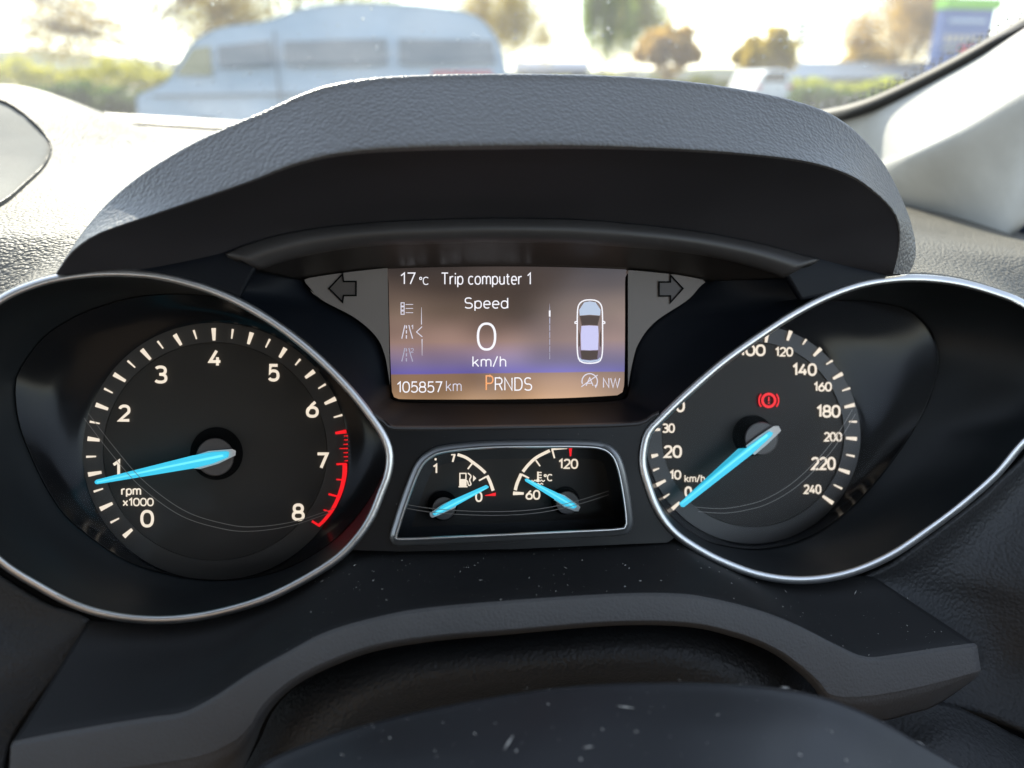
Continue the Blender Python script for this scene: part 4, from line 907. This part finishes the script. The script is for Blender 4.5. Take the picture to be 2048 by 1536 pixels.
van()
def parked_car():
    Y = 30; X = G(1512, Y).x; o = empty('parked_car', (X, Y, 0), 'white parked car below the golden tree', 'car')
    prof = [(0, .35), (0, .75), (.1, .95), (.25, 1.3), (.5, 1.42), (.95, 1.44), (1.2, 1.3), (1.35, .95), (1.38, .7), (1.38, .35)]
    n = len(prof); V = [(x, y, z) for y in (0, 3.8) for x, z in prof]
    F = [(j, (j+1) % n, n+(j+1) % n, n+j) for j in range(n)]+[tuple(range(n))[::-1], tuple(range(n, 2*n))]
    b = mesh('body', V, F, mat('car_white', (.7, .72, .74), .3), o, local=True, smooth=False)
    md = b.modifiers.new('bevel', 'BEVEL'); md.width = .08; md.segments = 3
    g = mat('car_glass', (.04, .05, .06), .1)
    mesh('rear_window', [(.22, -.01, 1.0), (1.16, -.01, 1.0), (1.02, -.01, 1.33), (.36, -.01, 1.33)], [(0, 1, 2, 3)], g, o, local=True)
    for x in (.02, 1.14):
        V = [(x+a, -.02, .78+c) for a, c in ((0, 0), (.22, 0), (.22, .12), (0, .12))]; mesh('tail_light', V, [(0, 1, 2, 3)], mat('tail_red', (.5, .02, .02), .3), o, local=True)
    t = mat('car_tyre', (.02, .02, .02), .9)
    for x in (.08, 1.14):
        for y in (.5, 3.0):
            k = 20; V = [(x+xx, y+r*math.cos(i*2*math.pi/k), .32+r*math.sin(i*2*math.pi/k)) for xx, r in ((0, .05), (0, .3), (.03, .32), (.15, .32), (.18, .3)) for i in range(k)]
            mesh('wheel', V, grid_faces(5, k, True), t, o, local=True)
parked_car()
def building(name, px0, px1, py_eave, py_ridge, Y, depth, roof_col, wall_col, label, nwin):
    a, b = G(px0, Y), G(px1, Y); L = b.x-a.x; he, hr = GZ(py_eave, Y), GZ(py_ridge, Y)
    o = empty(name, a, label, 'building')
    boxmesh('wall', (0, 0, 0), (L, depth, he), mat(name+'_wall', wall_col, .8, vary=.1, vscale=1), None).parent = o
    rv = [(-.3, -.4, he), (L+.3, -.4, he), (L+.3, depth/2, hr), (-.3, depth/2, hr), (L+.3, depth+.4, he), (-.3, depth+.4, he)]
    r = mesh('roof', rv, [(0, 1, 2, 3), (3, 2, 4, 5), (0, 3, 5), (1, 4, 2), (0, 5, 4, 1)], mat(name+'_roof', roof_col, .5, vary=.05), o, smooth=False, local=True)
    g = mat(name+'_glass', (.05, .06, .08), .1)
    for i in range(nwin):
        x = L*(i+.5)/nwin; wv = mesh('window', [(x-.4, -.02, he*.4), (x+.4, -.02, he*.4), (x+.4, -.02, he*.8), (x-.4, -.02, he*.8)], [(0, 1, 2, 3)], g, o, smooth=False, local=True)
building('low_building', 1585, 1900, 155, 122, 46, 7, (.18, .23, .30), (.42, .40, .36), 'low building with broad blue-grey roof behind the hedges', 4)
building('distant_shed', 1035, 1175, 140, 121, 75, 8, (.12, .15, .22), (.25, .24, .22), 'distant dark-roofed shed beside the yellowing tree', 3)
def totem():
    Y = 20; o = empty('totem_sign', G(1915, Y), 'tall blue totem sign with green top and red band', 'sign')
    rot = R(-8); o.rotation_euler = (0, 0, R(12))
    z = lambda py: GZ(py, Y); W = 1.35
    board = boxmesh('board', (-W/2, 0, .25), (W/2, .3, z(18)), mat('sign_blue', (.05, .12, .36), .4, vary=.03)); board.parent = o
    def part(nm, lo, hi, col): boxmesh(nm, lo, hi, mat('sign_'+nm, col, .45)).parent = o
    part('green_cap', (-W/2-.03, -.05, z(18)+.004), (W/2+.1, .35, z(-4)), (.22, .60, .04))
    part('title_line', (-W/2+.15, -.02, z(46)), (W/2-.2, -.004, z(38)), (.45, .55, .7))
    for i in range(7): part('letter_block', (-W/2+.12+i*.16, -.02, z(86)), (-W/2+.22+i*.16, -.004, z(70)), (.6, .52, .42))
    part('text_band', (-W/2+.1, -.02, z(101)), (-.15, -.004, z(92)), (.4, .38, .34))
    part('red_band', (-.12, -.022, z(105)), (W/2-.04, -.004, z(92)), (.75, .06, .06))
    for x in (-.45, .35): part('foot_post', (x, .08, 0), (x+.1, .22, .25), (.1, .1, .12))
totem()
def mast():
    Y = 60; o = empty('lattice_mast', G(1592, Y), 'thin distant lattice mast beside the golden tree', 'mast')
    h = GZ(38, Y); V, F = [], []
    for x, y in ((-.4, -.4), (.4, -.4), (.4, .4), (-.4, .4)): limb(V, F, Vector((x, y, 0)), Vector((x*.5, y*.5, h)), .05, .04)
    mesh('mast_leg', V, F, mat('mast_steel', (.2, .23, .25), .5, metal=.6), o, local=True)
    V, F = [], []
    for k in range(12):
        z0, z1 = h*k/12, h*(k+1)/12; a = .4*(1-.5*k/12)
        limb(V, F, Vector((-a, -a, z0)), Vector((a, -a, z1)), .03, .03); limb(V, F, Vector((a, a, z0)), Vector((-a, a, z1)), .03, .03)
    for k in range(5): limb(V, F, Vector((-.6, -.5, h-.3-k*.35)), Vector((.6, -.5, h-.3-k*.35)), .09, .09)
    mesh('mast_brace', V, F, bpy.data.materials['mast_steel'], o, local=True)
mast()

# ------------------------------------------------------------------ dust and droplets
def dust_on(name, obj, nspeck, smin, smax, label, box=None, lift=.0003):
    me = obj.data; V, F = [], []; polys = me.polygons; areas = np.array([p.area for p in polys]); 
    areas = areas**.6; areas /= areas.sum(); pick = rng.choice(len(polys), nspeck*6, p=areas); k = 0
    M4 = Matrix.Identity(4)
    for i in pick:
        p = polys[i]; q = p.center+Vector((rng.uniform(-1, 1), rng.uniform(-1, 1), 0))*math.sqrt(p.area)*.5
        nrm = p.normal if p.normal.dot(EYE-q) > 0 else -p.normal
        d = q-EYE; dep = d.dot(FWD); sx, sy = 1024+d.x/dep*FPX, 768-d.dot(UP)/dep*FPX
        if dep <= 0 or not (0 < sx < 2048 and 0 < sy < 1540): continue
        if box and not (box[0] < sx < box[2] and box[1] < sy < box[3]): continue
        u = nrm.orthogonal().normalized(); u.rotate(Matrix.Rotation(rng.uniform(0, 6.28), 3, nrm)); v = nrm.cross(u)
        s = smin+(smax-smin)*rng.random()**4; e = rng.uniform(1, 1.6) if rng.random() < .9 else rng.uniform(3, 6)
        c = q+nrm*(lift+s*.4); b = len(V)
        V += [c+u*s*e, c+v*s*.6, c-u*s*e, c-v*s*.6, c+nrm*s*.5, c-nrm*s*.5]
        F += [(b, b+1, b+4), (b+1, b+2, b+4), (b+2, b+3, b+4), (b+3, b, b+4), (b+1, b, b+5), (b+2, b+1, b+5), (b+3, b+2, b+5), (b, b+3, b+5)]
        k += 1
        if k >= nspeck: break
    if V: tag(mesh(name, V, F, M['dust'], None, smooth=False), label, 'dust', kind='stuff')
uf = [c for c in trim.children if c.name.startswith('upper_face')][0]
dust_on('dust', uf, 260, .00008, .00037, 'fine white dust specks scattered on the trim panel under the dials', (560, 1080, 1960, 1330))
dust_on('dust', cover, 110, .00012, .00055, 'pale dust specks scattered on the steering column cover', lift=.0002)
fpl = [c for c in clu.children if c.name.startswith('faceplate')][0]
dust_on('dust', fpl, 60, .00007, .00018, 'tiny dust specks on the black face plate between dials')
def droplets():
    V, F = [], []
    for i in range(230):
        px, py = rng.uniform(120, 1750), rng.uniform(5, 235)
        d = P(px, py, 1)-EYE; t = .3
        while t < 2.0:
            q = EYE+d*t
            g = glass_pt(q.x, q.z-Z)
            if q.y >= g.y: break
            t += .004
        r = rng.uniform(.0004, .0011); b = len(V); nrm = Vector((0, .45, .89)); u = Vector((1, 0, 0)); v = nrm.cross(u); k = 7
        for f, h in ((1, 0), (.7, .55), (.0, .8)):
            for j in range(k): V.append(q+(u*math.cos(j*6.283/k)+v*1.3*math.sin(j*6.283/k))*r*f+nrm*(h*r+.001))
        F += [(b+a*k+j, b+a*k+(j+1) % k, b+(a+1)*k+(j+1) % k, b+(a+1)*k+j) for a in range(2) for j in range(k)]
    m = mat('droplet', (.8, .8, .8), .05); m.node_tree.nodes['Principled BSDF'].inputs['Transmission Weight'].default_value = .85
    tag(mesh('water_droplets', V, F, m), 'small dried water droplets dotting the windscreen glass', 'droplets', kind='stuff')
droplets()
